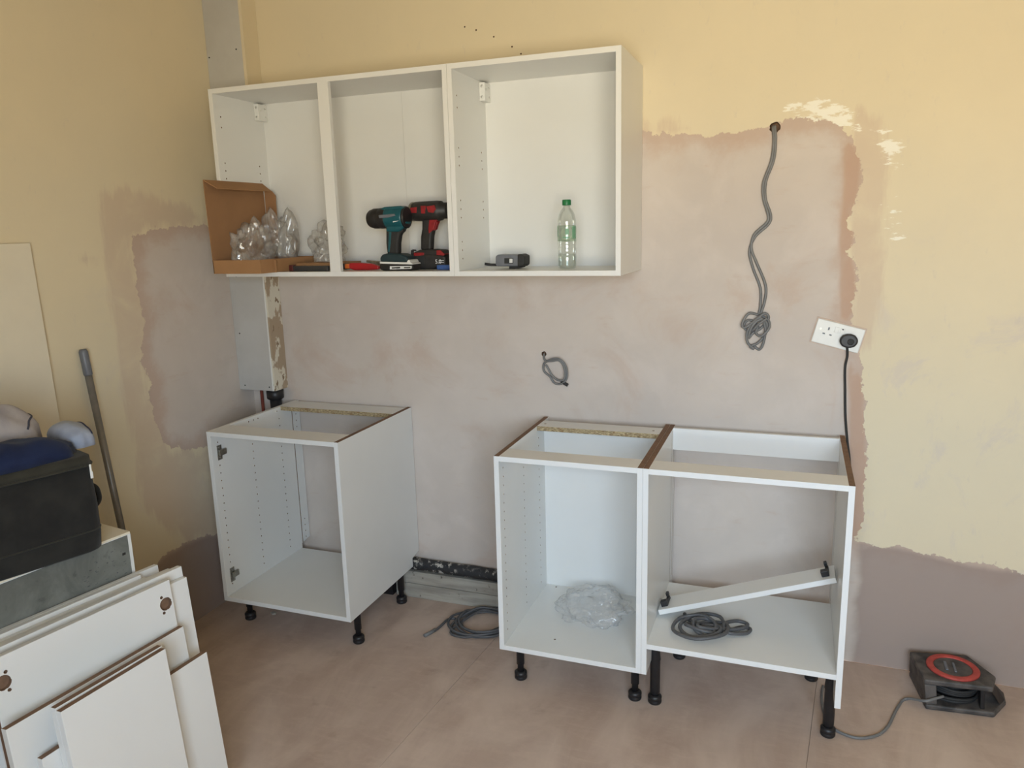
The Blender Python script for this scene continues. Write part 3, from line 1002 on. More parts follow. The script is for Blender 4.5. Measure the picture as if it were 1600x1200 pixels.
MB().prism([(xa - 0.008, ya - 0.0, LZ - 0.001), (xa - 0.008, yb, LZ - 0.001), (xa + 0.040, yb - 0.006, LZ - 0.034), (xa + 0.040, ya + 0.02, LZ - 0.034)], (0.001, 0, th)).build('tuck_flap', CARD, cb)
MB().prism([(xa, yb, ZS + 0.10), (xa + 0.046, yb + 0.006, ZS + 0.11), (xa + 0.050, yb + 0.006, LZ - 0.05), (xa + 0.034, yb + 0.004, LZ - 0.03), (xa, yb, LZ - 0.03)], (0, th, 0)).build('side_flap', CARD_IN, cb)
MB().box((xb + 0.002, ya + 0.08, ZS), (xb + 0.012, ya + 0.083, ZS + H - 0.004)).build('tray_tab', CARD, cb)


def crumple(name, cx, cy, z0, rx, ry, h, mat, seed, fr=1.7, amp=0.85, base=0.55, sub=5):
    """bag of film: a ball of film crumpled into sharp creased lobes, sitting flat on z0"""
    bm = bmesh.new()
    bmesh.ops.create_icosphere(bm, subdivisions=sub, radius=1.0)
    for v in bm.verts:
        d_ = v.co.normalized()
        q_ = d_ * fr + Vector((seed, seed * 0.7, -seed))
        q_ += noise.noise_vector(d_ * 2.0 + Vector((seed, 0, 0))) * 0.25
        f1 = 2.2 * noise.voronoi(q_)[0][0] - 0.75
        f2 = 2.2 * noise.voronoi(q_ * 2.6)[0][0] - 0.8
        r_ = base + amp * 0.55 * f1 + 0.13 * f2
        r_ = min(max(r_, 0.25), 1.25)
        v.co = Vector((cx + rx * r_ * d_.x, cy + ry * r_ * d_.y, max(z0 + h * (0.36 + 0.62 * r_ * d_.z), z0 + 0.0006)))
    me = bpy.data.meshes.new(name)
    for v in bm.verts:
        v.co -= Vector((cx, cy, z0))
    for f in bm.faces:
        f.smooth = True
    bm.to_mesh(me)
    bm.free()
    me.materials.append(mat)
    o = bpy.data.objects.new(name, me)
    COL.objects.link(o)
    o.location = (cx, cy, z0)
    o.matrix_world = Matrix.Translation((cx, cy, z0))
    return o


BZ = ZS + th
tag(crumple('plastic_bag', 0.4235, -0.345, BZ, 0.084, 0.078, 0.205, FILM, 1.3, fr=1.5, base=0.66), 'clear crumpled plastic bag at the open front of the cardboard box', 'plastic bag', 'bags in the cardboard box')
tag(crumple('plastic_bag', 0.4235, -0.171, BZ, 0.084, 0.049, 0.245, FILM, 5.2, fr=1.5, base=0.66), 'tallest clear crumpled plastic bag, standing at the back of the cardboard box', 'plastic bag', 'bags in the cardboard box')
tag(crumple('plastic_bag', 0.655, -0.16, ZS + 0.030, 0.078, 0.066, 0.155, FILM, 8.7, fr=1.5, base=0.66), 'clear crumpled plastic bag beside the cardboard box, behind the centre post', 'plastic bag')
tg = thing('flat_carton', (0.65, -0.16, ZS), 'flat brown cardboard carton lying under a clear bag behind the centre post', 'carton')
bd_ = MB().box((0.55, -0.25, ZS), (0.745, -0.07, ZS + 0.028)).build('body', CARD, tg, bevel=0.002)
bore(bd_, MB().box((0.54, -0.26, ZS + 0.010), (0.755, -0.245, ZS + 0.012)), CARD)
MB().box((0.552, -0.2460, ZS + 0.0101), (0.743, -0.2452, ZS + 0.0119)).build('seam', CARD, tg)

# black bar and red-handled tool
tb = thing('flat_tool', (0.66, -0.29, ZS), 'dark flat metal tool lying in front of the flat carton', 'tool')
MB().box((0.575, -0.305, ZS), (0.735, -0.288, ZS + 0.020)).build('blade', plain('dark_gunmetal', srgb(66, 66, 68), 0.45, 0.3), tb, bevel=0.002)
MB().box((0.556, -0.306, ZS), (0.575, -0.287, ZS + 0.024)).build('end_cap', plain('dark_red_plastic', srgb(90, 40, 36), 0.5), tb, bevel=0.002)
kf = thing('red_knife', (0.86, -0.25, ZS), 'red-handled utility knife with an orange end beside the centre post', 'knife')
P = lambda px, py, y: on(px, py, 1, y)
yk = -0.26
pts = [P(x, y, yk) for x, y in ((545, 410), (560, 409.5), (580, 411), (591, 415), (591, 420), (575, 421), (552, 421), (545, 418))]
zmin = min(p.z for p in pts)
pts = [p + Vector((0, 0, ZS - zmin)) for p in pts]
MB().prism(pts, (0, 0.022, 0)).build('handle', RED, kf, bevel=0.004)
xk = pts[0].x
MB().box((xk - 0.022, yk + 0.003, ZS + 0.006), (xk, yk + 0.019, ZS + 0.024)).build('orange_end', ORANGE, kf, bevel=0.002)
MB().box((xk - 0.032, yk + 0.004, ZS + 0.004), (xk - 0.022, yk + 0.018, ZS + 0.026)).build('tip', BLACK, kf, bevel=0.002)
gp = thing('steel_pliers', (0.93, -0.13, ZS), 'grey metal pliers lying behind the red knife', 'pliers')
yp = -0.13
pp = [P(x, y, yp) for x, y in ((572, 405), (590, 407), (612, 408), (612, 417), (598, 418), (590, 413), (572, 409))]
zmin = min(p.z for p in pp)
MB().prism([p + Vector((0, 0, ZS - zmin)) for p in pp], (0, 0.014, 0)).build('jaw', STEEL, gp, bevel=0.003)
q1 = pp[3] + Vector((0, 0.007, ZS - zmin))
MB().tube([q1 + Vector((-0.005, 0, 0.008)), q1 + Vector((0.05, 0.0, 0.010)), q1 + Vector((0.09, 0.005, 0.008))], 0.0075).build('grip', BLACKRUB, gp)


# teal drill
def outl(pxs, y):
    return [on(a_, b_, 1, y) for a_, b_ in pxs]


d1 = thing('cordless_drill', (0.98, -0.19, ZS), 'teal and black cordless drill with a white battery stripe', 'drill')
y1 = -0.272
dz = ZS - on(625, 422, 1, y1).z
up = Vector((0, 0, dz))


def slab(name, pxs, y, half, mat, parent, dzv=up, bev=0.006, seg=3, yc=0.0):
    return MB().prism([p + dzv + Vector((0, yc - half, 0)) for p in outl(pxs, y)], (0, 2 * half, 0)).build(name, mat, parent, bevel=bev, seg=seg)


slab('battery', ((600, 411), (606, 410), (648, 412), (652, 413), (652, 420.5), (648, 422), (605, 422), (600, 420)), y1, 0.034, BLACK, d1)
slab('battery_stripe', ((600.5, 408), (642, 409), (644.5, 405), (646.5, 406), (648, 409.5), (651, 411), (651, 412.5), (600.5, 411)), y1, 0.0345, WHITEPL, d1, bev=0.001)
slab('base', ((601, 409), (600, 402), (604, 397), (612, 395), (632, 396), (642, 400), (646, 409)), y1, 0.036, plain('dark_teal_rubber', srgb(30, 52, 58), 0.55), d1, bev=0.009)
slab('handle', ((606, 355), (634, 352), (632, 361), (627, 366), (625, 380), (625, 397), (608, 397), (606, 380)), y1, 0.017, BLACKRUB, d1, bev=0.008)
slab('handle_inlay', ((611, 362), (615, 362), (614, 380), (612, 394), (609.5, 394), (610, 378)), y1, 0.0178, TEAL, d1, bev=0.002)
slab('trigger', ((628, 351), (633, 349), (632, 360), (627, 362)), y1, 0.010, BLACK, d1, bev=0.003)
ax = on(600, 341.5, 1, y1) + up
bx_ = on(637, 340, 1, y1) + up
dirv = Vector((1, 0, 0.01)).normalized()
cx0 = on(576, 342, 1, y1) + up
Lb = bx_.x - cx0.x
MB().lathe(cx0, dirv, [(0.014, 0), (0.027, 0.004), (0.033, 0.012), (0.036, 0.024), (0.0375, 0.026), (0.0375, 0.048), (0.0365, 0.050), (0.0385, 0.054), (0.0385, 0.078), (0.034, 0.092), (0.028, 0.098)], seg=28).build('gear_collar', BLACK, d1)
MB().lathe(cx0 + dirv * 0.078, dirv, [(0.028, 0), (0.039, 0.004), (0.040, 0.01), (0.040, Lb - 0.094), (0.038, Lb - 0.087)], seg=28).build('motor_housing', TEAL, d1)
slab('top_shroud', ((597, 326.5), (604, 323.5), (622, 322), (630, 321.5), (636, 324), (636, 330), (612, 333), (606, 330)), y1, 0.024, TEAL, d1, bev=0.006)
MB().lathe(cx0 + dirv * (Lb - 0.010), dirv, [(0.039, 0), (0.040, 0.003), (0.040, 0.008), (0.034, 0.010)], seg=28).build('rear_cap', BLACK, d1)
slab('lower_housing', ((608, 348), (640, 346), (632, 358), (628, 362), (607, 362)), y1, 0.024, TEAL, d1, bev=0.008)
ph = on(601, 339.5, 1, y1 - 0.041) + up
slab('side_vents', ((600, 336), (613, 335), (624, 334), (626, 337), (614, 340), (601, 341)), y1, 0.0425, GREYPL, d1, bev=0.002)
slab('logo', ((622, 345.5), (631, 344.5), (627, 346.2), (622, 347.2)), y1, 0.0405, WHITEPRINT, d1, bev=0)
slab('battery_label', ((616, 415), (650, 414.5), (649.5, 419), (616, 420)), y1, 0.0345, WHITEPRINT, d1, bev=0)
slab('label_print', ((619, 416.8), (632, 416), (632, 418.4), (619, 418.8)), y1, 0.0348, PRINT, d1, bev=0)
slab('label_print', ((638, 416.4), (648, 416), (648, 417.8), (638, 418.2)), y1, 0.0348, PRINT, d1, bev=0)

# red drill
d2 = thing('cordless_drill', (1.15, -0.21, ZS), 'red and black cordless drill on a big black battery', 'drill')
y2 = -0.188
up2 = Vector((0, 0, ZS - on(676, 422, 1, y2).z))
BK = plain('worn_black_plastic', srgb(48, 46, 45), 0.5, var=0.35, scale=50)
DR = plain('worn_red_plastic', srgb(156, 34, 38), 0.5, var=0.3, scale=50)
slab('battery', ((654, 400), (676, 398), (700, 401), (702, 405), (702.5, 417), (690, 419), (684, 422), (655, 422), (650, 418), (650, 403)), y2, 0.036, BK, d2, up2)
slab('battery_front', ((656, 404), (669, 403), (670, 414), (656, 415)), y2, 0.037, PRINT, d2, up2, bev=0.001)
slab('base', ((650, 401), (652, 396), (662, 392), (680, 391), (694, 392), (700, 398), (701, 402), (676, 402)), y2, 0.034, BK, d2, up2, bev=0.006)
slab('red_latch', ((653, 396.5), (669, 396), (669, 402), (653, 402)), y2, 0.0355, DR, d2, up2, bev=0.002)
slab('red_corner', ((688, 393), (694, 392.5), (700.5, 398.5), (700, 401), (688, 400)), y2, 0.0355, DR, d2, up2, bev=0.002)
slab('hook', ((647, 393), (650, 391.5), (654, 392), (654, 394), (650, 394), (649.5, 404), (653, 405), (652, 407), (647, 406)), y2, 0.006, BK, d2, up2, bev=0.002, yc=-0.022)
slab('handle', ((662, 344), (681, 343), (680, 356), (677, 372), (676, 393), (660, 393), (660, 372), (662, 360)), y2, 0.017, BK, d2, up2, bev=0.008)
slab('handle_inlay', ((674, 342), (688, 342), (684, 350), (681, 360), (673, 368), (672, 360)), y2, 0.0178, DR, d2, up2, bev=0.003)
slab('trigger', ((681, 347), (686, 349), (683, 356), (682, 361), (679, 362)), y2, 0.011, DR, d2, up2, bev=0.003)
e0 = on(643.5, 333, 1, y2) + up2
e1 = on(701, 332, 1, y2) + up2
L2 = e1.x - e0.x - 0.012
MB().lathe(e0, (1, 0, 0), [(0.034, 0), (0.036, 0.003), (0.036, 0.010), (0.033, 0.012)], seg=28).build('rear_ring', STEEL, d2)
MB().lathe(e0 + Vector((0.012, 0, 0)), (1, 0, 0), [(0.033, 0), (0.036, 0.006), (0.037, 0.03), (0.038, L2 - 0.045), (0.036, L2 - 0.028), (0.030, L2 - 0.024), (0.030, L2 - 0.004), (0.026, L2)], seg=28).build('motor_housing', BK, d2)
slab('top_ridge', ((650, 321), (662, 318), (676, 317), (686, 319), (690, 322), (690, 327), (650, 327)), y2, 0.020, BK, d2, up2, bev=0.005)
slab('red_panel', ((648, 327), (658, 326), (658, 335), (648, 335)), y2, 0.0372, DR, d2, up2, bev=0.001)
slab('red_panel', ((664, 324), (672, 324), (671, 336), (665, 336)), y2, 0.0378, DR, d2, up2, bev=0.001)
slab('red_panel', ((673, 325), (685, 323), (688, 329), (684, 335), (676, 334)), y2, 0.0384, DR, d2, up2, bev=0.001)
for k, (u0, u1) in enumerate(((680, 681.6), (682.2, 683.8))):
    pass
cu = bpy.data.curves.new('battery_rating', 'FONT')
cu.body = '5.0'
cu.size = 0.022
cu.extrude = 0.0003
tmp = bpy.data.objects.new('battery_rating_tmp', cu)
COL.objects.link(tmp)
bpy.context.view_layer.update()
me = bpy.data.meshes.new_from_object(tmp.evaluated_get(bpy.context.evaluated_depsgraph_get()))
bpy.data.objects.remove(tmp, do_unlink=True)
me.materials.clear()
me.materials.append(WHITEPRINT)
tx = bpy.data.objects.new('battery_rating', me)
COL.objects.link(tx)
tx.parent = d2
pt = on(680, 414, 1, y2 - 0.0368) + up2
tx.location = pt - d2.matrix_world.translation
tx.rotation_euler = (math.radians(90), 0, 0)
slab('battery_print', ((692, 408), (700, 408), (700, 409), (692, 409)), y2, 0.0365, WHITEPRINT, d2, up2, bev=0)
slab('battery_print', ((692, 411), (700, 411), (700, 412), (692, 412)), y2, 0.0365, WHITEPRINT, d2, up2, bev=0)
bp = on(690, 421, 2, ZS)
tag(MB().box((1.185, -0.265, ZS), (1.272, -0.242, ZS + 0.018)).build('blue_marker', BLUE, origin=(1.23, -0.253, ZS), bevel=0.004), 'short blue plastic stick in front of the red drill battery', 'tool')

# tape measure
tm = thing('tape_measure', (1.45, -0.20, ZS), 'grey and black tape measure lying on its side in the square wall unit', 'tape measure')
y3 = -0.235
up3 = Vector((0, 0, ZS - on(795, 421, 1, y3).z))
slab('case', ((774, 401), (778, 398.5), (812, 398.5), (818, 400.5), (818.5, 414), (816, 417), (776, 417), (774, 414)), y3, 0.033, GREYPL, tm, up3, bev=0.006, yc=0.033)
slab('rubber_grip', ((808, 398), (813, 398), (819, 400.5), (819, 415), (815, 417.5), (808, 417.5)), y3, 0.0342, BLACKRUB, tm, up3, bev=0.005, yc=0.033)
slab('foot', ((795, 417), (812, 417), (812, 419.5), (803, 421), (795, 421)), y3, 0.03, BLACKRUB, tm, up3, bev=0.001, yc=0.033)
slab('lock_window', ((788, 404), (802, 404), (802, 412.5), (788, 412.5)), y3, 0.0336, PRINT, tm, up3, bev=0.001, yc=0.033)
slab('lock_button', ((796, 405), (801, 405), (801, 411.5), (796, 411.5)), y3, 0.0345, WHITEPRINT, tm, up3, bev=0.001, yc=0.033)
slab('nose', ((772.5, 404), (776, 403), (776, 413), (773, 412)), y3, 0.02, BLACK, tm, up3, bev=0.002, yc=0.033)
tb_ = on(772, 418, 1, y3) + up3
MB().tube([tb_ + Vector((0.04, 0.03, 0.006)), tb_ + Vector((0.0, 0.028, 0.0065)), tb_ + Vector((-0.02, 0.02, 0.0075)), tb_ + Vector((-0.042, 0.012, 0.011))], 0.0055, seg=6).build('wrist_strap', BLACKRUB, tm)

# water bottle
bc = on(888, 420.5, 2, ZS)
bc = Vector((1.685, -0.235, ZS))
wb = thing('water_bottle', tuple(bc), 'clear plastic water bottle with a green cap in the square wall unit', 'bottle')
pr = [(0.026, 0.0004), (0.031, 0.004), (0.0325, 0.012), (0.0315, 0.024), (0.033, 0.030), (0.033, 0.046), (0.031, 0.050), (0.033, 0.054), (0.0325, 0.070), (0.0308, 0.078), (0.0325, 0.086), (0.033, 0.092), (0.0325, 0.094), (0.0325, 0.152), (0.0332, 0.156), (0.0325, 0.166), (0.0305, 0.178), (0.0270, 0.190), (0.0215, 0.201), (0.0150, 0.209), (0.0125, 0.213), (0.0125, 0.219)]
MB().lathe(bc, (0, 0, 1), pr, seg=28).build('bottle_body', PET, wb)
MB().lathe(bc + Vector((0, 0, 0.003)), (0, 0, 1), [(0.024, 0), (0.0305, 0.008), (0.031, 0.045), (0.0295, 0.048)], seg=24).build('water', film('water', (0.95, 0.975, 0.96, 1), 0.02, 0.03, 0.2), wb)
lab = film('green_label_film', (0.86, 0.95, 0.88, 1), 0.12, 0.3, 0.2)
lm = MB()
seg = 28
for k in range(seg):
    pass
MB().lathe(bc + Vector((0, 0, 0.096)), (0, 0, 1), [(0.0329, 0), (0.0329, 0.055)], seg=28).build('label', lab, wb)
for a0_, a1_, z0_, z1_ in ((-168, -140, 0.112, 0.148), (-84, -62, 0.120, 0.140), (-40, -8, 0.105, 0.148), (-100, -55, 0.108, 0.112)):
    m_ = MB()
    vs = []
    ns = 5
    for z in (z0_, z1_):
        for i in range(ns + 1):
            a_ = math.radians(a0_ + (a1_ - a0_) * i / ns)
            vs.append(bc + Vector((0.0333 * math.cos(a_), 0.0333 * math.sin(a_), z)))
    m_.add(vs, [[i, i + 1, ns + 2 + i, ns + 1 + i] for i in range(ns)], 0, True)
    m_.build('label_print', plain('green_print', srgb(120, 168, 136), 0.5), wb)
MB().lathe(bc + Vector((0, 0, 0.2195)), (0, 0, 1), [(0.0150, 0), (0.0155, 0.002), (0.0155, 0.017), (0.0140, 0.0195)], seg=24).build('cap', GREEN, wb)
ks = on(966, 413, 1, -0.12)
tag(MB().lathe((1.866, -0.13, ZS + 0.021), (1, 0, 0), [(0.012, 0), (0.020, 0.003), (0.021, 0.012), (0.018, 0.016)], seg=20).build('black_cap', BLACK, origin=(1.874, -0.13, ZS)), 'small round black plastic cap against the end panel of the square wall unit', 'cap')

# ------------------------------------------------------------------ in the base units
tag(crumple('plastic_bag', 1.785, -0.265, HL + T, 0.150, 0.146, 0.095, FILM_W, 2.4, fr=1.3, amp=0.55, base=0.70), 'milky crumpled plastic bag lying in the base unit with a back panel', 'plastic bag')
SZ = RB + T
cc = thing('coiled_cable', (2.24, -0.36, SZ), 'tangled grey cable on the floor of the backless base unit', 'cable')
r0 = 0.0062
rnd = random.Random(11)
pts = []
for i in range(30):
    a_ = i * 1.02
    k = 0.062 + 0.020 * math.sin(i * 0.61)
    pts.append(Vector((2.210 + k * math.cos(a_) * (0.95 + 0.25 * math.sin(i * 0.37)) + 0.016 * math.sin(i * 0.53), -0.440 + k * math.sin(a_) * (0.85 + 0.3 * math.cos(i * 0.29)), SZ + 0.008 + 0.010 * (1 + math.sin(i * 1.37)) + 0.0002 * i)))
pts = [Vector((2.135, -0.345, SZ + 0.008)), Vector((2.155, -0.385, SZ + 0.008))] + pts
pts += [Vector((2.285, -0.425, SZ + 0.012)), Vector((2.33, -0.385, SZ + 0.010)), Vector((2.36, -0.385, SZ + 0.008)), Vector((2.345, -0.42, SZ + 0.008)), Vector((2.29, -0.445, SZ + 0.016)), Vector((2.275, -0.41, SZ + 0.026)), Vector((2.315, -0.365, SZ + 0.020)), Vector((2.35, -0.375, SZ + 0.018)), Vector((2.325, -0.415, SZ + 0.018)), Vector((2.24, -0.45, SZ + 0.024))]
MB().tube(spline(pts, 5), r0).build('cable', DARKCABLE, cc)

fc = thing('coiled_cable', (1.24, -0.17, 0), 'coil of dark grey cable on the floor below the whitewashed plank', 'cable')
pts = [on(665, 993, 2, .006), on(683, 983, 2, .006), on(700, 968, 2, .008)]
for lap, (u, s_) in enumerate(((0, 1.0), (0.004, 0.93), (-0.005, 1.05), (0.006, 0.85), (0.0, 0.97), (0.01, 0.78))):
    for k in range(10):
        a_ = math.pi + 2 * math.pi * (k / 10)
        pts.append(Vector((1.275 + u + 0.125 * s_ * math.cos(a_) + 0.03 * math.sin(a_), -0.155 + 0.115 * s_ * math.sin(a_) - 0.03 * math.cos(a_) * (lap % 2), 0.006 + 0.007 * (lap % 4) + 0.003 * math.sin(k + lap))))
pts += [on(705, 985, 2, .008), on(720, 995, 2, .006), on(745, 993, 2, .006), on(775, 983, 2, .006), on(790, 975, 2, .006)]
MB().tube(spline(pts, 5), 0.0052).build('cable', DARKCABLE, fc)
MB().tube([on(665, 993, 2, .006) + Vector((-0.004, -0.004, 0)), on(674, 988, 2, .006), on(680, 984, 2, .006)], 0.0075).build('sleeve', GREYCABLE, fc)

# ------------------------------------------------------------------ extension reel
er = thing('extension_reel', (3.03, -0.12, 0), 'dusty black cassette extension reel with a red ring, lying by the wall', 'cable reel')
DUSTY = plain('dusty_black_plastic', srgb(50, 48, 48), 0.6, var=0.0, scale=18, c2=srgb(96, 90, 86))
DRED = plain('dusty_red_plastic', srgb(186, 74, 66), 0.55, var=0.25, scale=40)
ZT_ = 0.112
top = [(2.897, -0.045), (3.085, -0.012), (3.150, -0.130), (3.128, -0.205), (2.922, -0.222)]
mid_ = [(2.905, -0.020), (3.105, -0.006), (3.196, -0.060), (3.190, -0.120), (3.140, -0.205), (2.932, -0.224)]
MB().prism([(x, y, ZT_ - 0.020) for x, y in top], (0, 0, 0.020)).build('top_plate', DUSTY, er, bevel=0.006)
MB().prism([(x, y, 0.0005) for x, y in mid_], (0, 0, 0.020)).build('bottom_plate', DUSTY, er, bevel=0.006)
mbx = MB()
lo_ = [(2.905, -0.022), (2.945, -0.018), (2.968, -0.214), (2.932, -0.222)]
hi_ = [(2.899, -0.046), (2.940, -0.040), (2.960, -0.214), (2.924, -0.220)]
mbx.add([(x, y, 0.0206) for x, y in lo_] + [(x, y, ZT_ - 0.0206) for x, y in hi_], [(3, 2, 1, 0), (4, 5, 6, 7), (0, 1, 5, 4), (1, 2, 6, 5), (2, 3, 7, 6), (3, 0, 4, 7)])
mbx.build('end_block', DUSTY, er, bevel=0.003)
hl_ = MB()
lo_ = [(3.165, -0.155), (3.187, -0.115), (3.192, -0.066), (3.165, -0.075)]
hi_ = [(3.125, -0.195), (3.145, -0.150), (3.132, -0.105), (3.108, -0.125)]
hl_.add([(x, y, 0.0206) for x, y in lo_] + [(x, y, ZT_ - 0.0206) for x, y in hi_], [(3, 2, 1, 0), (4, 5, 6, 7), (0, 1, 5, 4), (1, 2, 6, 5), (2, 3, 7, 6), (3, 0, 4, 7)])
hl_.build('handle', BLACK, er, bevel=0.004)
MB().prism([(3.098, -0.198, 0.0206), (3.112, -0.196, 0.0206), (3.110, -0.160, 0.0206), (3.098, -0.165, 0.0206)], (-0.004, 0, ZT_ - 0.0415)).build('handle_post', BLACK, er, bevel=0.003)
MB().lathe((3.022, -0.118, 0.0206), (0, 0, 1), [(0.06, 0), (0.06, ZT_ - 0.0412)], seg=24).build('drum', BLACK, er)
wd = MB()
for k in range(6):
    rr = 0.076 + 0.006 * math.sin(k * 2.1)
    wd.tube([(3.022 + rr * math.cos(q * math.pi / 14), -0.118 + rr * 0.98 * math.sin(q * math.pi / 14), 0.0285 + k * 0.0108 + 0.002 * math.sin(q * 0.6 + k)) for q in range(29)], 0.0056, caps=False)
wd.build('wound_cable', BLACKRUB, er)
MB().lathe((3.022, -0.120, ZT_), (0, 0, 1), [(0.060, 0.0003), (0.060, 0.006), (0.064, 0.008), (0.078, 0.008), (0.082, 0.005), (0.082, 0.0003)], seg=36).build('red_ring', DRED, er)
MB().lathe((3.022, -0.120, ZT_), (0, 0, 1), [(0.0595, 0.0003), (0.0595, 0.004), (0.056, 0.005)], seg=32).build('socket_disc', DUSTY, er)
MB().box((2.995, -0.150, ZT_ + 0.005), (3.005, -0.095, ZT_ + 0.010)).build('disc_grip', GREYPL, er, bevel=0.002)
MB().box((3.022, -0.155, ZT_ + 0.005), (3.030, -0.095, ZT_ + 0.009)).build('disc_grip', GREYPL, er, bevel=0.002)
ld_ = [Vector((2.985, -0.205, 0.05)), Vector((2.955, -0.226, 0.048)), Vector((2.925, -0.236, 0.040))] + [on(a_, b_, 2, .0055) for a_, b_ in ((1415, 1092), (1401, 1108), (1388, 1134), (1370, 1149), (1340, 1153), (1312, 1144), (1297, 1132), (1287, 1112), (1284, 1090), (1286, 1072))]
MB().tube(spline(ld_), 0.0048).build('lead', GREYCABLE, er)

# ------------------------------------------------------------------ things stacked by the left wall
ANG = math.radians(9.0)
VX, VY = math.sin(ANG), math.cos(ANG)            # along the front edge, away from the camera
NX, NY = math.cos(ANG), -math.sin(ANG)           # out of the front
cor = Vector((0.688, -1.328, 0))
BH, BLN, BDP = 0.82, 0.62, 0.455
MBOX = Matrix(((-VX, NX, 0, cor.x), (-VY, NY, 0, cor.y), (0, 0, 1, 0), (0, 0, 0, 1)))   # local x towards camera, y outwards
ab = thing('appliance_carton', tuple(cor + Vector((-0.25, -0.25, 0))), 'big white-edged box with a grey mottled front under the black bag', 'box')
MB().box((0.006, -BDP, 0.0005), (BLN, -0.002, BH - 0.006), mat=MBOX).build('body', WHITEPL, ab)
MB().box((0.0, -BDP, BH - 0.006), (BLN, 0.0, BH), mat=MBOX).build('lid', CREAMBOARD, ab)
MB().box((0.010, -0.002, 0.002), (BLN - 0.004, 0.0012, BH - 0.009), mat=MBOX).build('front_print', MARBLE, ab)
MB().box((0.0, -0.012, 0.0005), (0.0098, 0.001, BH - 0.0061), mat=MBOX).build('edge_strip', WHITEPL, ab)
prt = MB()
rnd = random.Random(3)
for i in range(46):
    u = 0.022 + rnd.random() * 0.125
    z = BH - 0.03 - rnd.random() * 0.14
    wd_ = rnd.choice((0.002, 0.004, 0.007))
    prt.box((u, 0.0012, z), (u + wd_, 0.0016, z + rnd.choice((0.0012, 0.0015, 0.003))), mat=MBOX)
for u, z in ((0.045, BH - 0.165), (0.10, BH - 0.16)):
    for q in range(2):
        prt.box((u, 0.0012, z + q * 0.035), (u + 0.045, 0.0015, z + q * 0.035 + 0.001), mat=MBOX)
prt.build('small_print', plain('grey_print', srgb(86, 88, 88), 0.6), ab)
MB().box((0.022, 0.0012, BH - 0.062), (0.032, 0.0017, BH - 0.055), mat=MBOX).build('dark_mark', BLACK, ab)

# pole leaning on the left wall
pt_ = on(128, 540, 0, WX + 0.016)
pb_ = on(190, 825, 0, 0.13)
dv = (pb_ - pt_)
ft_ = pt_ + dv * ((0.006 - pt_.z) / dv.z)
po = thing('pole', (ft_.x, ft_.y, 0), 'grey metal pole leaning against the left wall behind the black bag', 'pole')
MB().tube([ft_, ft_ + (pt_ - ft_) * 0.5, ft_ + (pt_ - ft_) * 0.93], 0.0125, seg=14).build('shaft', POLE, po)
dd = (pt_ - ft_).normalized()
MB().lathe(ft_ + (pt_ - ft_) * 0.915, dd, [(0.0135, 0), (0.0150, 0.004), (0.0150, 0.085), (0.011, 0.095)], seg=16).build('grip', GREYPL, po)

# pale board against the left wall
tag(MB().prism([(WX + 0.0015, -1.031, 1.636), (WX + 0.0015, -1.72, 1.640), (WX + 0.030, -1.72, 0.0005), (WX + 0.030, -1.020, 0.0005)], (0.018, 0, 0.0)).build('pale_board', CREAMBOARD, origin=(WX + 0.03, -1.3, 0), bevel=0.001), 'pale cream board leaning against the left wall behind the clothes', 'board')

# black bag on the box, turned a little
BA = math.radians(19)
bcn = Vector((0.728, -1.440, BH + 0.0005))
MBAG = Matrix(((-math.sin(BA), math.cos(BA), 0, bcn.x), (-math.cos(BA), -math.sin(BA), 0, bcn.y), (0, 0, 1, bcn.z), (0, 0, 0, 1)))
BGH, BGL, BGD = 0.268, 0.40, 0.27
bg_ = thing('cool_bag', tuple(bcn + Vector((-0.15, -0.12, 0))), 'black fabric bag with a zip lid standing on the mottled box', 'bag')


def rrect(u0, u1, v0, v1, r, n=5):
    res = []
    for (cx_, cy_, a0_) in ((u1 - r, v1 - r, 0), (u0 + r, v1 - r, 90), (u0 + r, v0 + r, 180), (u1 - r, v0 + r, 270)):
        for i in range(n + 1):
            a_ = math.radians(a0_ + 90 * i / n)
            res.append((cx_ + r * math.cos(a_), cy_ + r * math.sin(a_)))
    return res


def rings(levels, mat):
    """levels: (z, inset, bulge)"""
    vs, fs = [], []
    for (z, ins) in levels:
        for (u, v) in rrect(ins, BGL - ins, -BGD + ins, -ins, 0.035):
            wob = 0.004 * noise.noise(Vector((u * 9, v * 9, z * 9)))
            vs.append(mat @ Vector((u + wob, v + wob, z)))
    n = len(rrect(0, 1, 0, 1, 0.1))
    for j in range(len(levels) - 1):
        for i in range(n):
            k = (i + 1) % n
            fs.append([j * n + i, j * n + k, (j + 1) * n + k, (j + 1) * n + i])
    m_ = MB().add(vs, fs, 0, True)
    m_.f += [list(range(n))[::-1], [(len(levels) - 1) * n + i for i in range(n)]]
    m_.m += [0, 0]
    m_.s += [False, False]
    return m_


rings([(0.0, 0.012), (0.006, 0.003), (0.05, 0.0), (0.13, -0.001), (0.20, 0.002), (0.238, 0.006)], MBAG).build('body', BAGFAB, bg_)
rings([(0.2385, 0.004), (0.243, 0.001), (0.262, 0.002), (0.266, 0.010)], MBAG).build('lid', BAGTRIM, bg_)
lp = [MBAG @ Vector((u, v, 0.2405)) for u, v in rrect(0.0, BGL, -BGD, 0.0, 0.036)]
MB().tube(lp + [lp[0]], 0.0035, seg=6, caps=False).build('zip', BAGTRIM, bg_)
lp = [MBAG @ Vector((u, v, 0.062)) for u, v in rrect(-0.001, BGL + 0.001, -BGD - 0.001, 0.001, 0.036)]
MB().tube(lp + [lp[0]], 0.002, seg=6, caps=False).build('piping', BAGTRIM, bg_)
zp = MB()
zp.box((0.014, 0.002, 0.222), (0.019, 0.0045, 0.243), mat=MBAG)
zp.box((0.012, 0.002, 0.204), (0.019, 0.004, 0.223), mat=MBAG)
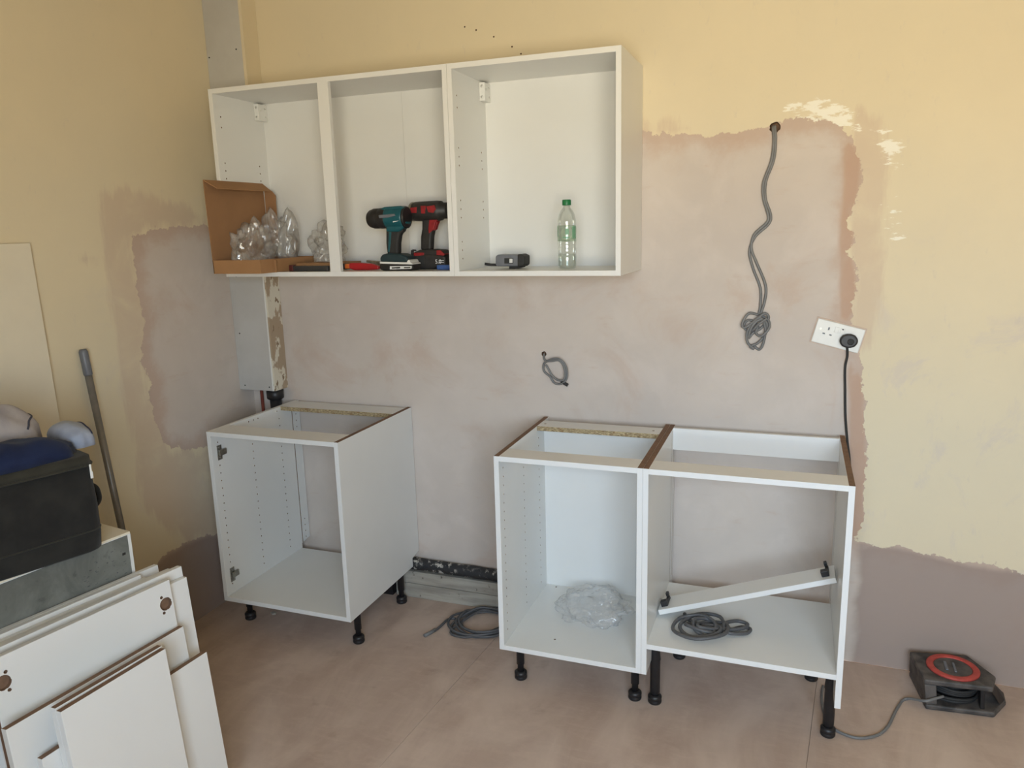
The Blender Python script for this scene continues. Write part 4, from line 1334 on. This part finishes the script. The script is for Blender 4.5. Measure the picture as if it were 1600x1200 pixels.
tag(zp.build('zip_pull', WHITEPL, bg_, bevel=0.0015), 'pale zip pull')
sr = [MBAG @ Vector((-0.003, -0.07, 0.165)), MBAG @ Vector((-0.020, -0.075, 0.150)), MBAG @ Vector((-0.024, -0.08, 0.115)), MBAG @ Vector((-0.004, -0.085, 0.092))]
MB().tube(spline(sr), 0.008, seg=8).build('side_loop', BAGFAB, bg_)


def lump(name, u0, u1, v0, v1, z0, h, mat, seed, label, cat, pw=0.5, slope=0.0):
    n1, n2 = 46, 34
    vs, fs = [], []
    for j in range(n2 + 1):
        for i in range(n1 + 1):
            s_, t_ = i / n1 * 2 - 1, j / n2 * 2 - 1
            # square to rounded outline
            x_, y_ = s_ * math.sqrt(1 - 0.38 * t_ * t_), t_ * math.sqrt(1 - 0.38 * s_ * s_)
            wob = 1 + 0.08 * noise.noise(Vector((x_ * 2 + seed, y_ * 2, seed)))
            u = (u0 + u1) / 2 + (u1 - u0) / 2 * x_ * wob
            v = (v0 + v1) / 2 + (v1 - v0) / 2 * y_ * wob
            e_ = max(0, (1 - s_ * s_) * (1 - t_ * t_)) ** pw
            fo = 1 - abs(noise.noise(Vector((u * 9 + seed, v * 14, seed)))) * 1.2
            fo2 = noise.noise(Vector((u * 22, v * 22 + seed, 0)))
            vs.append(MBAG @ Vector((u, v, z0 + h * e_ * (0.72 + 0.28 * fo + 0.06 * fo2) * (1 + slope * x_))))
    for j in range(n2):
        for i in range(n1):
            a_ = j * (n1 + 1) + i
            fs.append([a_, a_ + 1, a_ + n1 + 2, a_ + n1 + 1])
    nb = len(vs)
    rim = [i for i in range(n1 + 1)] + [(j + 1) * (n1 + 1) - 1 for j in range(1, n2 + 1)] + [n2 * (n1 + 1) + i for i in range(n1 - 1, -1, -1)] + [j * (n1 + 1) for j in range(n2 - 1, 0, -1)]
    m_ = MB().add(vs, fs, 0, True)
    m_.f.append(rim)
    m_.m.append(0)
    m_.s.append(False)
    c_ = MBAG @ Vector(((u0 + u1) / 2, (v0 + v1) / 2, z0))
    return tag(m_.build(name, mat, origin=c_), label, cat)


TZ = 0.2665
lump('navy_fleece', 0.018, 0.44, -0.135, -0.004, TZ, 0.070, NAVY, 2.0, 'folded navy blue fleece on top of the black bag', 'clothing', 0.38)
gt = lump('grey_shirt', 0.045, 0.46, -0.290, -0.142, TZ + 0.001, 0.150, GREYCLOTH, 6.0, 'crumpled light grey shirt with dark trim lying behind the navy fleece', 'clothing', 0.30)
arc = [gt.matrix_world @ gt.data.vertices[j_ * 47 + 3].co + Vector((0, 0, 0.001)) for j_ in range(3, 32, 2)]
MB().tube(spline(arc, 3), 0.0028, seg=6).build('dark_trim', plain('dark_grey_trim', srgb(70, 72, 84), 0.9), gt)
bl_ = lump('blue_cloth', -0.055, 0.036, -0.265, -0.085, TZ + 0.001, 0.060, PALEBLUE, 9.0, 'pale blue cloth with dark edge at the end of the grey shirt', 'clothing', 0.25)
arc = [bl_.matrix_world @ bl_.data.vertices[j_ * 47 + 6].co + Vector((0, 0, 0.001)) for j_ in range(2, 33, 2)]
MB().tube(spline(arc, 3), 0.0025, seg=6).build('dark_edge', plain('navy_edge', srgb(48, 54, 80), 0.9), bl_)

# doors and panels leaning on the box
LEAN = math.radians(5)
TAN = math.tan(LEAN)


def solve_top(px, py, n7):
    NX, NY = NX0, NY0
    lo_, hi_ = 0.2, 0.95
    for _ in range(60):
        z = (lo_ + hi_) / 2
        X = on(px, py, 2, z)
        if X.x * NX + X.y * NY - (n7 + (0.7 - z) * TAN) > 0:
            hi_ = z
        else:
            lo_ = z
    return X


NX0, NY0 = NX, NY


def panel(name, px, py, n7, width, label, cat, top=None, face=DOORWHITE, cups=False, group='doors and panels leaning on the mottled box', thick=T, left_edge=None, deg=9.0, left=None):
    X = solve_top(px, py, n7)
    VX, VY, NX, NY = math.sin(math.radians(deg)), math.cos(math.radians(deg)), math.cos(math.radians(deg)), -math.sin(math.radians(deg))
    if left:
        Q = on(left[0], left[1], 2, X.z)
        width = (Q - X).length
        VX, VY = (X.x - Q.x) / width, (X.y - Q.y) / width
        NX, NY = VY, -VX
    hgt = X.z / math.cos(LEAN)
    foot = Vector((X.x + NX * X.z * TAN, X.y + NY * X.z * TAN, 0))
    # local: x towards the camera along the width, y out of the front, z up the panel
    ez = (X - foot).normalized()
    ex = Vector((-VX, -VY, 0))
    ey = ez.cross(ex)
    zoff = thick * math.sin(LEAN) + 0.0006
    Mx = Matrix(((ex.x, ey.x, ez.x, foot.x), (ex.y, ey.y, ez.y, foot.y), (ex.z, ey.z, ez.z, foot.z), (0, 0, 0, 1)))
    me = bpy.data.meshes.new(name)
    sgn = 1 if ey.dot(Vector((NX, NY, 0))) > 0 else -1
    b_ = MB().box((0, min(0, -sgn * thick), zoff), (width, max(0, -sgn * thick), hgt), 0, sides={'+z': 1, '+x': 2})
    me.from_pydata(b_.v, [], b_.f)
    for m_ in (face, top or WHITE_EDGE, left_edge or WHITE_EDGE):
        me.materials.append(m_)
    me.polygons.foreach_set('material_index', b_.m)
    o = bpy.data.objects.new(name, me)
    COL.objects.link(o)
    o.matrix_world = Mx
    if cups:
        zc = hgt - 0.062
        cut = MB()
        spots = []
        for u, sg in ((0.0225, 1), (width - 0.0225, -1)):
            spots.append((u, zc, 0.0175, 0.012))
            spots.append((u + sg * 0.0095, zc + 0.0225, 0.004, 0.009))
            spots.append((u + sg * 0.0095, zc - 0.0225, 0.004, 0.009))
        for (u, z, r_, dp) in spots:
            cut.lathe((u, -sgn * dp, z), (0, sgn, 0), [(r_, 0), (r_, dp + 0.01)], seg=28, smooth=False)
        co = cut.build('cutter', [MDF])
        co.matrix_world = Mx
        bo = o.modifiers.new('cups', 'BOOLEAN')
        bo.object = co
        bo.operation = 'DIFFERENCE'
        bo.solver = 'EXACT'
        bo.material_mode = 'TRANSFER'
        bpy.context.view_layer.update()
        nm_ = bpy.data.meshes.new_from_object(o.evaluated_get(bpy.context.evaluated_depsgraph_get()))
        o.modifiers.clear()
        o.data = nm_
        nm_.name = name
        bpy.data.objects.remove(co, do_unlink=True)
    bv = o.modifiers.new('bevel', 'BEVEL')
    bv.width = 0.0007
    bv.segments = 1
    bv.limit_method = 'ANGLE'
    tag(o, label, cat, group)
    return o


panel('cabinet_door', 246.5, 882.5, 0.925, 0.50, 'rearmost white cabinet door of the leaning stack, against the mottled box', 'door', deg=11)
panel('cabinet_door', 220, 898, 0.945, 0.46, 'second white cabinet door of the leaning stack, counted from the mottled box', 'door', deg=11)
panel('cabinet_door', 231, 903, 0.966, 0.46, 'third white cabinet door of the leaning stack, counted from the mottled box', 'door', deg=11)
panel('cabinet_door', 268, 889, 0.993, 0.50, 'fourth white cabinet door of the leaning stack, counted from the mottled box', 'door', deg=10)
panel('cabinet_door', 283.5, 884.5, 1.0145, 0.50, 'fifth white cabinet door of the leaning stack, sticking up just behind the shorter door', 'door', deg=10)
panel('cabinet_door', 291.5, 901.5, 1.036, 0.50, 'shorter white cabinet door directly behind the door with hinge holes', 'door', deg=10)
panel('cabinet_door', 264.5, 905.5, 1.059, 0.468, 'white cabinet door with round hinge holes in the leaning stack', 'door', cups=True, deg=10)
panel('shelf_panel', 286.5, 978.5, 1.092, 0.497, 'wide cream panel with a brown top edge in front of the door with hinge holes', 'panel', top=MDF, left=(9, 1141))
panel('shelf_panel', 323, 1018.5, 1.128, 0.42, 'low cream panel with a brown top edge behind the two narrow panels', 'panel', top=MDF, left=(65, 1187))
panel('shelf_panel', 253, 1009, 1.166, 0.292, 'rear one of two narrow cream panels with brown top edges', 'panel', top=MDF, left=(86, 1107.5))
panel('shelf_panel', 258.5, 1013.5, 1.1865, 0.292, 'front one of two narrow cream panels with brown top edges', 'panel', top=MDF, left=(95, 1113))
